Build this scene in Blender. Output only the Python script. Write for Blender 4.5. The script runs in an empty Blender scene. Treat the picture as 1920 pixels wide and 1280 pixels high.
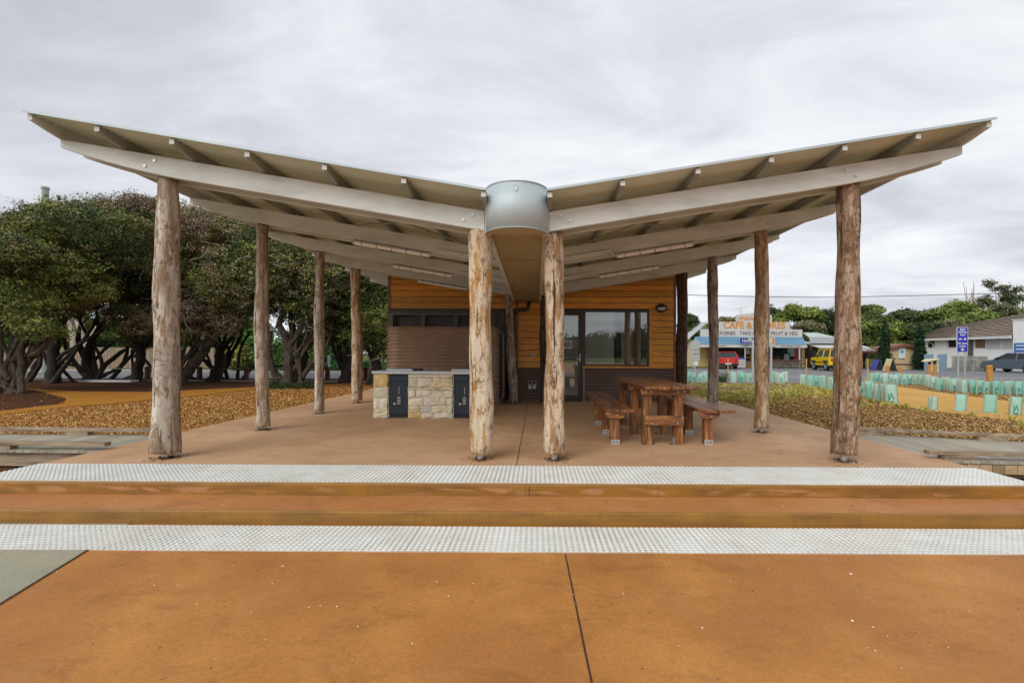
import bpy, math, random
import numpy as np
from mathutils import Vector, Matrix
random.seed(7); PI = math.pi
C = bpy.context.scene.collection
F = 853.0; CX, CY = 1004.0, 660.0; EYE = 1.17; ROLL = 0.005

def W(px, py, Y):
    """survey helper: point seen at pixel px,py standing Y metres away"""
    u = (px-CX)/F*Y; v = (CY-py)/F*Y
    return Vector((u - ROLL*v, Y, EYE + v + ROLL*u))
def G(px, py, z=0.0):
    """survey helper: point on the level z seen at pixel px,py"""
    v = (py-CY) - ROLL*(px-CX)
    Y = (EYE-z)*F/v
    p = W(px, py, Y); p.z = z
    return p

# ------------------------------------------------------------------ materials
def nt(name):
    m = bpy.data.materials.new(name); m.use_nodes = True
    n = m.node_tree; b = n.nodes['Principled BSDF']
    return m, n, b
def nd(n, t, **k):
    x = n.nodes.new(t)
    for a, v in k.items():
        if a in x.inputs.keys() if hasattr(x.inputs,'keys') else False: x.inputs[a].default_value = v
        else: setattr(x, a, v)
    return x
def noise(n, vec, scale, detail=4, rough=.55, dist=0):
    x = n.nodes.new('ShaderNodeTexNoise'); x.inputs['Scale'].default_value = scale
    x.inputs['Detail'].default_value = detail; x.inputs['Roughness'].default_value = rough
    x.inputs['Distortion'].default_value = dist
    n.links.new(vec, x.inputs['Vector']); return x.outputs['Fac']
def coords(n, sc=(1,1,1), kind='Object'):
    t = n.nodes.new('ShaderNodeTexCoord'); m = n.nodes.new('ShaderNodeMapping')
    m.inputs['Scale'].default_value = sc; n.links.new(t.outputs[kind], m.inputs['Vector']); return m.outputs['Vector']
def ramp(n, fac, stops):
    r = n.nodes.new('ShaderNodeValToRGB'); n.links.new(fac, r.inputs['Fac'])
    e = r.color_ramp.elements
    while len(e) < len(stops): e.new(.5)
    for q, (p, c) in zip(e, stops):
        q.position = p; q.color = (c[0],c[1],c[2],1) if hasattr(c,'__len__') else (c,c,c,1)
    return r.outputs['Color']
def mix(n, fac, a, b, mode='MIX'):
    x = n.nodes.new('ShaderNodeMix'); x.data_type = 'RGBA'; x.blend_type = mode
    for s, v in ((0,fac),(6,a),(7,b)):
        if isinstance(v, (int,float)): x.inputs[s].default_value = v if s==0 else (v,v,v,1)
        elif isinstance(v, tuple): x.inputs[s].default_value = (v[0],v[1],v[2],1)
        else: n.links.new(v, x.inputs[s])
    return x.outputs[2]
def bump(n, b, h, strength=.3, dist=.01):
    x = n.nodes.new('ShaderNodeBump'); x.inputs['Strength'].default_value = strength; x.inputs['Distance'].default_value = dist
    n.links.new(h, x.inputs['Height']); n.links.new(x.outputs['Normal'], b.inputs['Normal'])
def attr(n, name='col'):
    a = n.nodes.new('ShaderNodeAttribute'); a.attribute_name = name; return a.outputs['Color']
MATS = {}
def pm(name, c1, c2=None, scale=6, rough=.6, metal=0, bmp=.15, bdist=.004, sc=(1,1,1), lo=.35, hi=.65, spec=.5, tint=False, detail=5):
    """procedural two-tone material with bump"""
    if name in MATS: return MATS[name]
    m, n, b = nt(name); v = coords(n, sc)
    c2 = c2 or tuple(x*.8 for x in c1)
    f = noise(n, v, scale, detail)
    col = ramp(n, f, [(lo, c1), (hi, c2)])
    if tint: col = mix(n, 1.0, col, attr(n), 'MULTIPLY')
    n.links.new(col, b.inputs['Base Color'])
    b.inputs['Roughness'].default_value = rough; b.inputs['Metallic'].default_value = metal
    b.inputs['Specular IOR Level'].default_value = spec
    if bmp: bump(n, b, noise(n, v, scale*4, 3), bmp, bdist)
    MATS[name] = m; return m

def mk_concrete(name, a, b_, c_, fleck=True):
    m, n, b = nt(name); v = coords(n)
    col = ramp(n, noise(n, v, .9, 6, .6), [(.3,a),(.5,b_),(.72,c_)])
    fine = ramp(n, noise(n, v, 60, 3), [(.3,.86),(.7,1.08)])
    col = mix(n, 1.0, col, fine, 'MULTIPLY')
    st = ramp(n, noise(n, coords(n,(1,1.8,1)), 1.9, 9, .78, .6), [(.52,0.0),(.74,.9)])
    col = mix(n, st, col, tuple(x*.58 for x in b_))
    st2 = ramp(n, noise(n, coords(n,(2.5,1,1)), 1.7, 6, .65, .5), [(.54,0.0),(.74,.55)])
    col = mix(n, st2, col, (c_[0]*1.15, c_[1]*1.4, c_[2]*2))
    if fleck:
        vo = n.nodes.new('ShaderNodeTexVoronoi'); vo.inputs['Scale'].default_value = 7; n.links.new(v, vo.inputs['Vector'])
        vo.inputs['Randomness'].default_value = 1
        f1 = ramp(n, vo.outputs['Distance'], [(.0,1.0),(.035,0.0)])
        f2 = ramp(n, noise(n, v, 3.1, 2), [(.5,0.0),(.55,.8)])
        col = mix(n, mix(n,1.0,f1,f2,'MULTIPLY'), col, (.62,.5,.36))
        f3 = ramp(n, noise(n, coords(n,(1,1.6,1)), 17, 2), [(.71,0.0),(.75,.55)])
        col = mix(n, f3, col, tuple(x*.45 for x in b_))
    n.links.new(col, b.inputs['Base Color'])
    n.links.new(ramp(n, noise(n, v, 5, 5), [(.3,.55),(.7,.8)]), b.inputs['Roughness'])
    b.inputs['Specular IOR Level'].default_value = .35
    bump(n, b, noise(n, v, 90, 5), .35, .003)
    return m
PLAZA = mk_concrete('plaza_concrete', (.54,.245,.062), (.43,.18,.044), (.34,.13,.034))
SLAB = mk_concrete('slab_concrete', (.60,.385,.225), (.52,.315,.17), (.42,.245,.13))
STEPC = mk_concrete('step_concrete', (.50,.23,.085), (.44,.185,.055), (.38,.15,.045))
RISER = None
def mk_riser():
    m, n, b = nt('riser_concrete'); v = coords(n)
    col = ramp(n, noise(n, coords(n,(.6,1,3)), 3, 5), [(.35,(.31,.145,.018)),(.65,(.20,.092,.016))])
    blot = ramp(n, noise(n, coords(n,(2.2,1,11)), 1.0, 3, .5, .6), [(.52,0.0),(.60,.7)])
    # efflorescence patches only sit in the middle band of the upper riser
    s = n.nodes.new('ShaderNodeSeparateXYZ'); t = n.nodes.new('ShaderNodeTexCoord'); n.links.new(t.outputs['Object'], s.inputs[0])
    band = ramp(n, mathn(n,'MULTIPLY_ADD', s.outputs['Z'], 1.0, .5), [(.39,0.0),(.43,1.0),(.45,1.0),(.485,0.0)])
    col = mix(n, mix(n,1.0,blot,band,'MULTIPLY'), col, (.48,.24,.11))
    drip = ramp(n, noise(n, coords(n,(9,1,.6)), 2, 4), [(.55,0.0),(.75,.5)])
    col = mix(n, drip, col, (.14,.085,.02))
    n.links.new(col, b.inputs['Base Color']); b.inputs['Roughness'].default_value = .6
    bump(n, b, noise(n, v, 70, 4), .3, .003); return m
def mathn(n, op, a, b=None, c=None):
    x = n.nodes.new('ShaderNodeMath'); x.operation = op
    for i, v in enumerate((a,b,c)):
        if v is None: continue
        if isinstance(v,(int,float)): x.inputs[i].default_value = v
        else: n.links.new(v, x.inputs[i])
    return x.outputs[0]
RISER = mk_riser()
def mk_log(name, pale, warm, dark, amt=.5):
    m, n, b = nt(name); oi = n.nodes.new('ShaderNodeObjectInfo')
    t = n.nodes.new('ShaderNodeTexCoord')
    add = n.nodes.new('ShaderNodeVectorMath'); add.operation = 'ADD'
    n.links.new(t.outputs['Object'], add.inputs[0])
    cmb = n.nodes.new('ShaderNodeCombineXYZ'); n.links.new(mathn(n,'MULTIPLY',oi.outputs['Random'],40), cmb.inputs[0]); n.links.new(cmb.outputs[0], add.inputs[1])
    def mp(sc):
        q = n.nodes.new('ShaderNodeMapping'); q.inputs['Scale'].default_value = sc; n.links.new(add.outputs[0], q.inputs['Vector']); return q.outputs[0]
    col = ramp(n, noise(n, mp((16,16,1.0)), 1, 10, .68, .1), [(.36,pale),(.64,tuple(x*.72 for x in pale))])
    col = mix(n, ramp(n, noise(n, mp((13,13,2.6)), 1.1, 13, .80, .25), [(.54-amt*.08,0.0),(.575-amt*.06,.95)]), col, warm)
    col = mix(n, ramp(n, noise(n, mp((9,9,4.5)), 1.5, 13, .84, .3), [(.565-amt*.06,0.0),(.60-amt*.04,.92)]), col, dark)
    fl = ramp(n, noise(n, mp((22,22,34)), 1.0, 5, .7), [(.62,0.0),(.67,.8)]); col = mix(n, fl, col, tuple(x*.7 for x in dark))
    crack = ramp(n, noise(n, mp((30,30,.55)), 1, 4, .55, .15), [(.625,0.0),(.65,.95)])
    col = mix(n, crack, col, tuple(x*.4 for x in dark))
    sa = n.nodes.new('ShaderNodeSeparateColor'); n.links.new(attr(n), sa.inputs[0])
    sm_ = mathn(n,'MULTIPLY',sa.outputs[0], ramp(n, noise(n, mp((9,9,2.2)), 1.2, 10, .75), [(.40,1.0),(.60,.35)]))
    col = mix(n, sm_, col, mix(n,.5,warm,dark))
    w = ramp(n, noise(n, mp((16,16,8)), 1.6, 8, .82), [(.62,0.0),(.67,.85)])
    col = mix(n, w, col, tuple(min(.8,x*1.25) for x in pale))
    n.links.new(col, b.inputs['Base Color']); b.inputs['Roughness'].default_value = .85; b.inputs['Specular IOR Level'].default_value = .2
    h = mix(n, .5, noise(n, mp((18,18,5)), 1.5, 10, .75), crack, 'SUBTRACT')
    bump(n, b, h, 1.0, .02); return m
LOG = {
 'pale': mk_log('log_pale', (.78,.70,.60), (.34,.22,.13), (.12,.08,.05), .6),
 'cream': mk_log('log_cream', (.78,.66,.50), (.46,.24,.06), (.20,.10,.04), .35),
 'grey': mk_log('log_grey', (.46,.41,.35), (.24,.17,.12), (.08,.06,.04), .7),
 'warm': mk_log('log_warm', (.76,.62,.46), (.36,.20,.09), (.14,.08,.04), .75),
 'brown': mk_log('log_brown', (.64,.49,.36), (.27,.155,.085), (.08,.048,.03), .9),
 'dark': mk_log('log_dark', (.14,.09,.06), (.08,.05,.035), (.03,.022,.018), .8)}
BEAM = pm('beam_paint', (.66,.69,.66), (.50,.52,.48), 2.2, .65, bmp=.3, sc=(.8,1,3), detail=10, lo=.4, hi=.72)
PURL = pm('purlin_paint', (.30,.31,.27), (.24,.25,.21), 4, .65, bmp=.15)
SHEET = pm('roof_sheet_metal', (.62,.65,.54), (.54,.57,.46), 1.5, .42, metal=.25, bmp=.05)
SHEETTOP = SHEET
GALV = pm('galvanised_steel', (.50,.58,.61), (.43,.51,.54), 3, .62, metal=.3, bmp=.04)
ZINC = pm('zinc_bracket', (.62,.64,.66), (.5,.52,.54), 20, .4, metal=.7, bmp=.1)
PLY = pm('soffit_ply', (.42,.33,.18), (.36,.28,.15), 2, .7, bmp=.1, sc=(1,.3,1))
WHITE = pm('white_paint', (.72,.73,.74), (.62,.63,.64), 3, .6, bmp=.05)

def mk_tact():
    m,n,b=nt('tactile_tile'); v=coords(n)
    col=ramp(n,noise(n,v,3,6,.65),[(.35,(.70,.71,.68)),(.7,(.58,.585,.54))])
    g=n.nodes.new('ShaderNodeSeparateColor'); n.links.new(attr(n),g.inputs[0])
    dirt=ramp(n,noise(n,v,1.6,8,.75),[(.42,.10),(.68,.8)])
    col=mix(n,mix(n,1.0,g.outputs[0],dirt,'MULTIPLY'),col,(.40,.34,.24))
    col=mix(n,ramp(n,noise(n,v,2.2,10,.8),[(.61,0.0),(.72,.45)]),col,(.46,.36,.22))
    n.links.new(col,b.inputs['Base Color']); b.inputs['Roughness'].default_value=.55; bump(n,b,noise(n,v,40,4),.2,.003); return m
TACT=mk_tact()
BROWNM = pm('brown_corrugated', (.40,.28,.20), (.35,.24,.17), 3, .26, metal=.45, bmp=.03)
BROWNF = pm('brown_frame', (.060,.042,.034), (.048,.034,.028), 5, .4, bmp=.03)
BLACK = pm('black_plastic', (.02,.02,.022), (.014,.014,.016), 8, .4, bmp=.05)
NAVY = pm('navy_steel', (.030,.045,.070), (.020,.032,.052), 5, .38, metal=.2, bmp=.04)
MUR = pm('dark_interior', (.03,.026,.022), (.02,.018,.016), 2, .8, bmp=0)
CREAMI = pm('interior_plaster', (.84,.84,.74), (.80,.80,.70), 1.5, .8, bmp=.02)
def mk_clad(name, a, b_, c_):
    m, n, b = nt(name)
    v = coords(n, (1.2,1,16)); col = ramp(n, noise(n, v, 2.2, 7, .65, .8), [(.3,a),(.5,b_),(.72,c_)])
    knot = ramp(n, noise(n, coords(n,(3,1,9)), 3.1, 3, .5, 2.0), [(.68,0.0),(.76,.8)])
    col = mix(n, knot, col, tuple(x*.3 for x in c_))
    col = mix(n, 1.0, col, attr(n), 'MULTIPLY')
    n.links.new(col, b.inputs['Base Color']); b.inputs['Roughness'].default_value = .5
    bump(n, b, noise(n, v, 6, 5), .25, .004); return m
CLAD = mk_clad('timber_cladding', (.88,.43,.075), (.74,.33,.05), (.48,.19,.03))
def mk_furn(name, sc, hi_=(.52,.26,.075)):
    m, n, b = nt(name); v = coords(n, sc)
    col = ramp(n, noise(n, v, 2.0, 8, .7, 1.0), [(.30,hi_),(.47,(.24,.095,.032)),(.62,(.085,.038,.020))])
    col = mix(n, 1.0, col, attr(n), 'MULTIPLY')
    n.links.new(col, b.inputs['Base Color']); b.inputs['Roughness'].default_value = .42
    bump(n, b, noise(n, v, 5, 6), .35, .004); return m
FURN = mk_furn('oiled_timber', (14,1.2,14)); FURNX = mk_furn('oiled_timber_cross', (1.2,14,14)); FURNZ = mk_furn('oiled_timber_leg', (12,12,1.6), (.60,.32,.07))
DECK = pm('weathered_decking', (.42,.39,.31), (.30,.275,.21), 3, .8, bmp=.4, sc=(8,.6,8), tint=True)
KERB = pm('weathered_kerb', (.40,.31,.21), (.17,.12,.08), 3, .8, bmp=.4, sc=(.7,8,8))
def mk_col(name, rough=.85, bmp_s=0, mulv=1.0, trans=0):
    m, n, b = nt(name); c = attr(n)
    if bmp_s:
        c = mix(n, 1.0, c, ramp(n, noise(n, coords(n), bmp_s, 5), [(.3,.8),(.7,1.15)]), 'MULTIPLY')
        bump(n, b, noise(n, coords(n), bmp_s*3, 5), .5, .008)
    n.links.new(c, b.inputs['Base Color']); b.inputs['Roughness'].default_value = rough; b.inputs['Specular IOR Level'].default_value = .25
    return m
STONE = mk_col('sandstone', .85, 9); CHIP = mk_col('bark_chips', .9); LEAF = mk_col('foliage', .6)
def mk_mulch(name, a, b_, c_):
    m, n, b = nt(name); v = coords(n)
    col = ramp(n, noise(n, v, .5, 4), [(.35,a),(.65,b_)])
    col = mix(n, ramp(n, noise(n, v, 22, 4, .7), [(.42,0.0),(.62,.9)]), col, c_)
    n.links.new(col, b.inputs['Base Color']); b.inputs['Roughness'].default_value = .95; b.inputs['Specular IOR Level'].default_value = .1
    bump(n, b, noise(n, v, 30, 5, .7), 1, .03); return m
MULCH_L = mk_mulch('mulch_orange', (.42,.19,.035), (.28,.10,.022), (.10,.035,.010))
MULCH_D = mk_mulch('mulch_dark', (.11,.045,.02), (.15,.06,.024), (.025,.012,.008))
MULCH_R = mk_mulch('mulch_brown', (.36,.22,.07), (.28,.15,.05), (.12,.055,.02))
SAND = mk_mulch('sand_path', (.72,.46,.16), (.62,.37,.11), (.50,.27,.07))
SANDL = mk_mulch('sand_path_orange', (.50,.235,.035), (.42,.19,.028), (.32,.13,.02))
SOIL = mk_mulch('bare_soil', (.20,.105,.035), (.13,.06,.022), (.06,.03,.012))
GRASSG = mk_mulch('grass_ground', (.10,.13,.03), (.13,.14,.035), (.06,.07,.02))
ASPH = pm('asphalt', (.165,.17,.18), (.13,.135,.145), 1.2, .8, bmp=.3, sc=(.3,1,1))
ROADM = pm('road_paint', (.55,.55,.53), (.42,.42,.40), 3, .7, bmp=.1)
GREYC = mk_concrete('grey_concrete', (.40,.375,.27), (.32,.305,.215), (.21,.205,.14), False)
GRAV = pm('gravel', (.52,.47,.33), (.22,.18,.11), 40, .9, bmp=.8, bdist=.01)
BARK = pm('tree_bark', (.15,.115,.085), (.04,.028,.02), 5, .9, bmp=1, bdist=.05, sc=(3,3,.9))
BARKD = pm('tree_bark_dark', (.05,.037,.028), (.02,.016,.013), 3, .9, bmp=.9, bdist=.03, sc=(3,3,.8))
BARKP = pm('tree_bark_pale', (.52,.46,.38), (.36,.29,.22), 3, .8, bmp=.4, sc=(3,3,.6))
def glass(name, tint=(.8,.85,.85), ior=1.5, extra=.04):
    m, n, b = nt(name); n.nodes.remove(b); o = n.nodes['Material Output']
    t = n.nodes.new('ShaderNodeBsdfTransparent'); t.inputs[0].default_value = (*tint,1)
    g = n.nodes.new('ShaderNodeBsdfGlossy'); g.inputs['Roughness'].default_value = .01; g.inputs[0].default_value = (.95,.97,1,1)
    f = n.nodes.new('ShaderNodeFresnel'); f.inputs[0].default_value = ior
    x = n.nodes.new('ShaderNodeMixShader'); n.links.new(mathn(n,'ADD',f.outputs[0],extra), x.inputs[0])
    n.links.new(t.outputs[0], x.inputs[1]); n.links.new(g.outputs[0], x.inputs[2]); n.links.new(x.outputs[0], o.inputs[0]); return m
GLASS = glass('window_glass', (.82,.85,.84), 1.5, .10)
DGLASS = pm('dark_glass', (.02,.025,.03), (.03,.035,.04), 1, .05, bmp=0)
def paint(name, c, rough=.35, metal=0): return pm(name, c, tuple(x*.88 for x in c), 2, rough, metal, bmp=.03)

# ------------------------------------------------------------------ mesh building
class MB:
    def __init__(s): s.v=[]; s.f=[]; s.c=[]
    def add(s, vs, fs, col=None):
        o = len(s.v); s.v += [tuple(p) for p in vs]; s.f += [tuple(i+o for i in f) for f in fs]
        s.c += [col or (1,1,1)]*len(vs); return s
    def box(s, x0,x1,y0,y1,z0,z1, col=None, M=None):
        vs=[(x,y,z) for z in (z0,z1) for y in (y0,y1) for x in (x0,x1)]
        if M: vs=[M@Vector(p) for p in vs]
        return s.add(vs, [(0,2,3,1),(4,5,7,6),(0,1,5,4),(2,6,7,3),(0,4,6,2),(1,3,7,5)], col)
    def prism(s, pts, y0, y1, axis='y', col=None, M=None):
        """polygon pts (a,b) extruded along axis"""
        n=len(pts)
        if axis=='y': vs=[(a,y0,b) for a,b in pts]+[(a,y1,b) for a,b in pts]
        elif axis=='x': vs=[(y0,a,b) for a,b in pts]+[(y1,a,b) for a,b in pts]
        else: vs=[(a,b,y0) for a,b in pts]+[(a,b,y1) for a,b in pts]
        if M: vs=[M@Vector(p) for p in vs]
        return s.add(vs, [tuple(range(n)), tuple(range(2*n-1,n-1,-1))]+[(i,i+n,(i+1)%n+n,(i+1)%n) for i in range(n)], col)
    def tube(s, pts, rad, seg=8, col=None, cap=True, jit=0):
        pts=[Vector(p) for p in pts]; n=len(pts)
        if isinstance(rad,(int,float)): rad=[rad]*n
        vs=[]; up=Vector((0,0,1)); prev=None
        for i,p in enumerate(pts):
            t=(pts[min(i+1,n-1)]-pts[max(i-1,0)]).normalized()
            if prev is None:
                a=t.cross(up if abs(t.z)<.95 else Vector((1,0,0))).normalized()
            else: a=(prev-t*prev.dot(t)).normalized()
            prev=a; b=t.cross(a)
            for k in range(seg):
                q=2*PI*k/seg; r=rad[i]*(1+random.uniform(-jit,jit))
                vs.append(p+(a*math.cos(q)+b*math.sin(q))*r)
        fs=[(i*seg+k,i*seg+(k+1)%seg,(i+1)*seg+(k+1)%seg,(i+1)*seg+k) for i in range(n-1) for k in range(seg)]
        if cap: fs+=[tuple(range(seg-1,-1,-1)), tuple((n-1)*seg+k for k in range(seg))]
        return s.add(vs,fs,col)
    def cyl(s, c, r, h, seg=16, axis='z', col=None, r2=None):
        c=Vector(c); d={'x':Vector((1,0,0)),'y':Vector((0,1,0)),'z':Vector((0,0,1))}[axis]
        return s.tube([c,c+d*h],[r,r if r2 is None else r2],seg,col)
    def build(s, name, mat=None, parent=None, smooth=False, bevel=0, loc=None):
        me=bpy.data.meshes.new(name); me.from_pydata(s.v,[],s.f); me.update()
        a=me.attributes.new('col','FLOAT_COLOR','POINT')
        a.data.foreach_set('color', np.array([(*c,1) for c in s.c],dtype=np.float32).ravel())
        if mat: me.materials.append(mat)
        if smooth: me.polygons.foreach_set('use_smooth',[True]*len(me.polygons))
        o=bpy.data.objects.new(name,me); C.objects.link(o)
        if loc: o.location=loc
        if parent: attach(o,parent)
        if bevel:
            b=o.modifiers.new('b','BEVEL'); b.width=bevel; b.segments=2; b.limit_method='ANGLE'
        return o
def attach(o, parent):
    """meshes are modelled in world space: keep them there under a thing whose base is elsewhere"""
    o.parent=parent
    base=Vector(parent.get('_b',(0,0,0)))
    pb=Vector((0,0,0)) if not parent.parent and parent.type=='EMPTY' else base
    root=parent
    while root.parent: root=root.parent
    if parent is root and root.type=='EMPTY': o.matrix_parent_inverse=Matrix.Translation(-Vector(root['_o'])) if '_o' in root else Matrix()
def tag(o,label=None,cat=None,group=None,kind=None):
    if label: o['label']=label
    if cat: o['category']=cat
    if group: o['group']=group
    if kind: o['kind']=kind
    return o
def thing(name,label,cat,loc=(0,0,0),rz=0,group=None):
    o=bpy.data.objects.new(name,None); C.objects.link(o); o.location=loc; o.rotation_euler=(0,0,rz)
    o.empty_display_size=.2
    return tag(o,label,cat,group)
KEEP=[]
def wthing(name,label,cat,base=(0,0,0),group=None):
    """thing whose parts are modelled in world coordinates; base recorded when finished"""
    o=thing(name,label,cat,(0,0,0),0,group); KEEP.append((o,Vector(base))); return o
def finish_bases():
    for o,b in KEEP:
        if b.length==0: continue
        o.location=b
        for ch in o.children: ch.matrix_parent_inverse=Matrix.Translation(-b)
def copy_tree(o,parent=None):
    c=o.copy(); C.objects.link(c); c.parent=parent
    for ch in list(o.children): copy_tree(ch,c)
    return c
def struct(o): o['kind']='structure'; return o
def text(s,size,loc,mat,parent,name='lettering',rot=(PI/2,0,0),sx=1,bold=0,align='CENTER',ext=.003):
    cu=bpy.data.curves.new(name,'FONT'); cu.body=s; cu.size=size; cu.align_x=align; cu.align_y='CENTER'; cu.extrude=ext; cu.offset=bold
    cu.resolution_u=3
    t=bpy.data.objects.new(name,cu); C.objects.link(t)
    bpy.context.view_layer.update(); dg=bpy.context.evaluated_depsgraph_get()
    me=bpy.data.meshes.new_from_object(t.evaluated_get(dg)); bpy.data.objects.remove(t)
    M=Matrix.Translation(Vector(loc))@Matrix.Rotation(rot[2],4,'Z')@Matrix.Rotation(rot[0],4,'X')@Matrix.Diagonal((sx,1,1,1))
    me.transform(M); me.materials.clear(); me.materials.append(mat)
    o=bpy.data.objects.new(name,me); C.objects.link(o); o.parent=parent; return o
def quad(x0,x1,y0,y1,z,name,mat,n=1):
    return struct(MB().add([(x0,y0,z),(x1,y0,z),(x1,y1,z),(x0,y1,z)],[(0,1,2,3)]).build(name,mat))

# ------------------------------------------------------------------ camera, world, light
cam=bpy.data.cameras.new('camera'); co=bpy.data.objects.new('camera',cam); C.objects.link(co)
cam.sensor_width=36; cam.lens=F/1920*36; cam.shift_x=-(CX-960)/1920; cam.shift_y=(CY-640)/1920
cam.clip_end=2000; cam.clip_start=.05
co.location=(0,0,EYE)
co.matrix_world=Matrix.Translation((0,0,EYE))@Matrix.Rotation(-ROLL,4,'Y')@Matrix.Rotation(PI/2,4,'X')
bpy.context.scene.camera=co
w=bpy.data.worlds.new('World'); bpy.context.scene.world=w; w.use_nodes=True
n=w.node_tree; bg=n.nodes['Background']
SEL,SROT=math.radians(40),math.radians(212)
sky=n.nodes.new('ShaderNodeTexSky'); sky.sky_type='NISHITA'; sky.sun_disc=False; sky.sun_elevation=SEL; sky.sun_rotation=SROT
tc=n.nodes.new('ShaderNodeTexCoord'); sp=n.nodes.new('ShaderNodeSeparateXYZ'); n.links.new(tc.outputs['Generated'],sp.inputs[0])
zz=mathn(n,'ADD',mathn(n,'MAXIMUM',sp.outputs['Z'],0.0),.16)
cb=n.nodes.new('ShaderNodeCombineXYZ'); n.links.new(mathn(n,'DIVIDE',sp.outputs['X'],zz),cb.inputs[0]); n.links.new(mathn(n,'DIVIDE',sp.outputs['Y'],zz),cb.inputs[1])
mp=n.nodes.new('ShaderNodeMapping'); mp.inputs['Scale'].default_value=(.75,1.25,1); mp.inputs['Rotation'].default_value=(0,0,.25); mp.inputs['Location'].default_value=(3.1,1.7,0); n.links.new(cb.outputs[0],mp.inputs[0])
big=noise(n,mp.outputs[0],.55,3,.5,.3); med=noise(n,mp.outputs[0],1.5,8,.6,.5)
cf=mathn(n,'ADD',mathn(n,'MULTIPLY',big,.55),mathn(n,'MULTIPLY',med,.45))
cl=ramp(n,cf,[(.34,(.43,.445,.49)),(.44,(.57,.585,.63)),(.52,(.71,.725,.76)),(.62,(.84,.85,.87))])
sc=n.nodes.new('ShaderNodeVectorMath'); sc.operation='SCALE'; n.links.new(cl,sc.inputs[0]); sc.inputs['Scale'].default_value=9.1
n.links.new(mix(n,.95,sky.outputs[0],sc.outputs[0]),bg.inputs[0]); bg.inputs[1].default_value=.1
sl=bpy.data.lights.new('sun','SUN'); sl.energy=1.5; sl.angle=math.radians(40); sl.color=(1,.965,.91)
so=bpy.data.objects.new('sun',sl); C.objects.link(so)
sd=Vector((math.sin(SROT)*math.cos(SEL), math.cos(SROT)*math.cos(SEL), math.sin(SEL)))
so.rotation_euler=sd.to_track_quat('Z','Y').to_euler()
vs_=bpy.context.scene.view_settings; vs_.view_transform='Standard'; vs_.look='None'; vs_.gamma=1; vs_.exposure=0.42
bpy.context.scene.cycles.max_bounces=8

# ------------------------------------------------------------------ ground
GZ=-.216
quad(-400,400,-400,4.4,-.46,'ground',SOIL)
def grid(name,mat,x0,x1,y0,y1,nx,ny,zf):
    m=MB(); xs=np.linspace(x0,x1,nx); ys=np.linspace(y0,y1,ny)
    m.add([(x,y,zf(x,y)) for y in ys for x in xs],[(j*nx+i,j*nx+i+1,(j+1)*nx+i+1,(j+1)*nx+i) for j in range(ny-1) for i in range(nx-1)])
    return struct(m.build(name,mat,smooth=True))
def lump(x,y,s=1.0): return s*(.5*math.sin(x*1.7+y*.6)+.3*math.sin(y*2.3-x*.8)+.2*math.sin(x*4.1+y*3.3))
def trench(x,y): return -.34+lump(x,y,.03)
grid('bare_soil',SOIL,-16,-5.08,3.4,5.6,60,20,lambda x,y:-.20+lump(x,y,.025))
grid('bare_soil',SOIL,4.53,16,3.4,6.1,60,20,lambda x,y:-.23+lump(x,y,.025))
quad(-400,400,4.4,60,-.47,'ground',SOIL)
# pavement in front of the steps
quad(-60,60,-40,3.64,GZ-.006,'pavement',PLAZA)
a,b_=G(180,1020,GZ),G(0,1130,GZ)
d=(b_-a); p2=a+d*((3.64-a.y)/d.y); p3=a+d*1.22; p4=a+d*8
struct(MB().add([(-30,3.64,GZ-.002),(p2.x,3.64,GZ-.002),(a.x,a.y,GZ-.002),(p3.x,p3.y,GZ-.002),(-30,p3.y+.75,GZ-.002)],[(0,4,3,2,1)]).build('footpath',GREYC))
struct(MB().add([(-30,p3.y+.745,GZ-.003),(p3.x,p3.y-.005,GZ-.003),(p4.x,p4.y,GZ-.003),(-30,p4.y,GZ-.003)],[(0,3,2,1)]).build('gravel',GRAV))
# joints: thin dark lines of filler
def joint(p,q,w_,z):
    p=Vector(p);q=Vector(q);t=(q-p).normalized();s_=Vector((-t.y,t.x,0))*w_
    m=MB(); N=40; vs=[]
    for i in range(N+1):
        c=p.lerp(q,i/N)+Vector((random.uniform(-.0012,.0012),0,0))
        vs+=[c-s_,c+s_]
    m.add([(x[0],x[1],z) for x in vs],[(2*i,2*i+1,2*i+3,2*i+2) for i in range(N)])
    return struct(m.build('joint',pm('joint_filler',(.05,.025,.012),(.03,.015,.01),30,.9)))
g1,g2=G(1060,1037,GZ),G(1110,1280,GZ)
joint(g1,g1+(g2-g1)*3,.0045,GZ-.003)
joint((p2.x+.004,3.64,0),(p4.x+.004,p4.y,0),.005,GZ+.001)
# slab and steps
SX0,SX1=-5.08,4.53; YR1,YR2,YT=4.03,3.64,3.16
def slabmesh():
    m=MB(); r=.02
    m.box(SX0,SX1,YR1+r,15.2,-.4,0); return m
struct(slabmesh().build('shelter_floor',SLAB))
def riser(y,z0,z1,x0,x1,name='riser'):
    r=.018; pts=[(y+r,z0),(y,z0),(y,z1-r)]+[(y+r-r*math.cos(t),z1-r+r*math.sin(t)) for t in (.4,.8,1.2)]+[(y+r,z1)]
    return struct(MB().prism(pts,x0,x1,'x').build(name,RISER))
riser(YR1,-.4,0.0005,SX0,SX1,'steps')
TR=-.108
struct(MB().box(-9,9,YR2+.018,YR1+.012,-.4,TR).build('steps',STEPC))
riser(YR2,-.4,TR+.0005,-9,9,'steps')
joint((-.19,4.63,0),(-.165,10.85,0),.004,.002)
for x in (-.05,):
    MBj=MB().box(x-.003,x+.003,YR1-.0015,YR1+.003,TR,-.02); struct(MBj.build('joint',MATS['joint_filler']))
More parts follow.
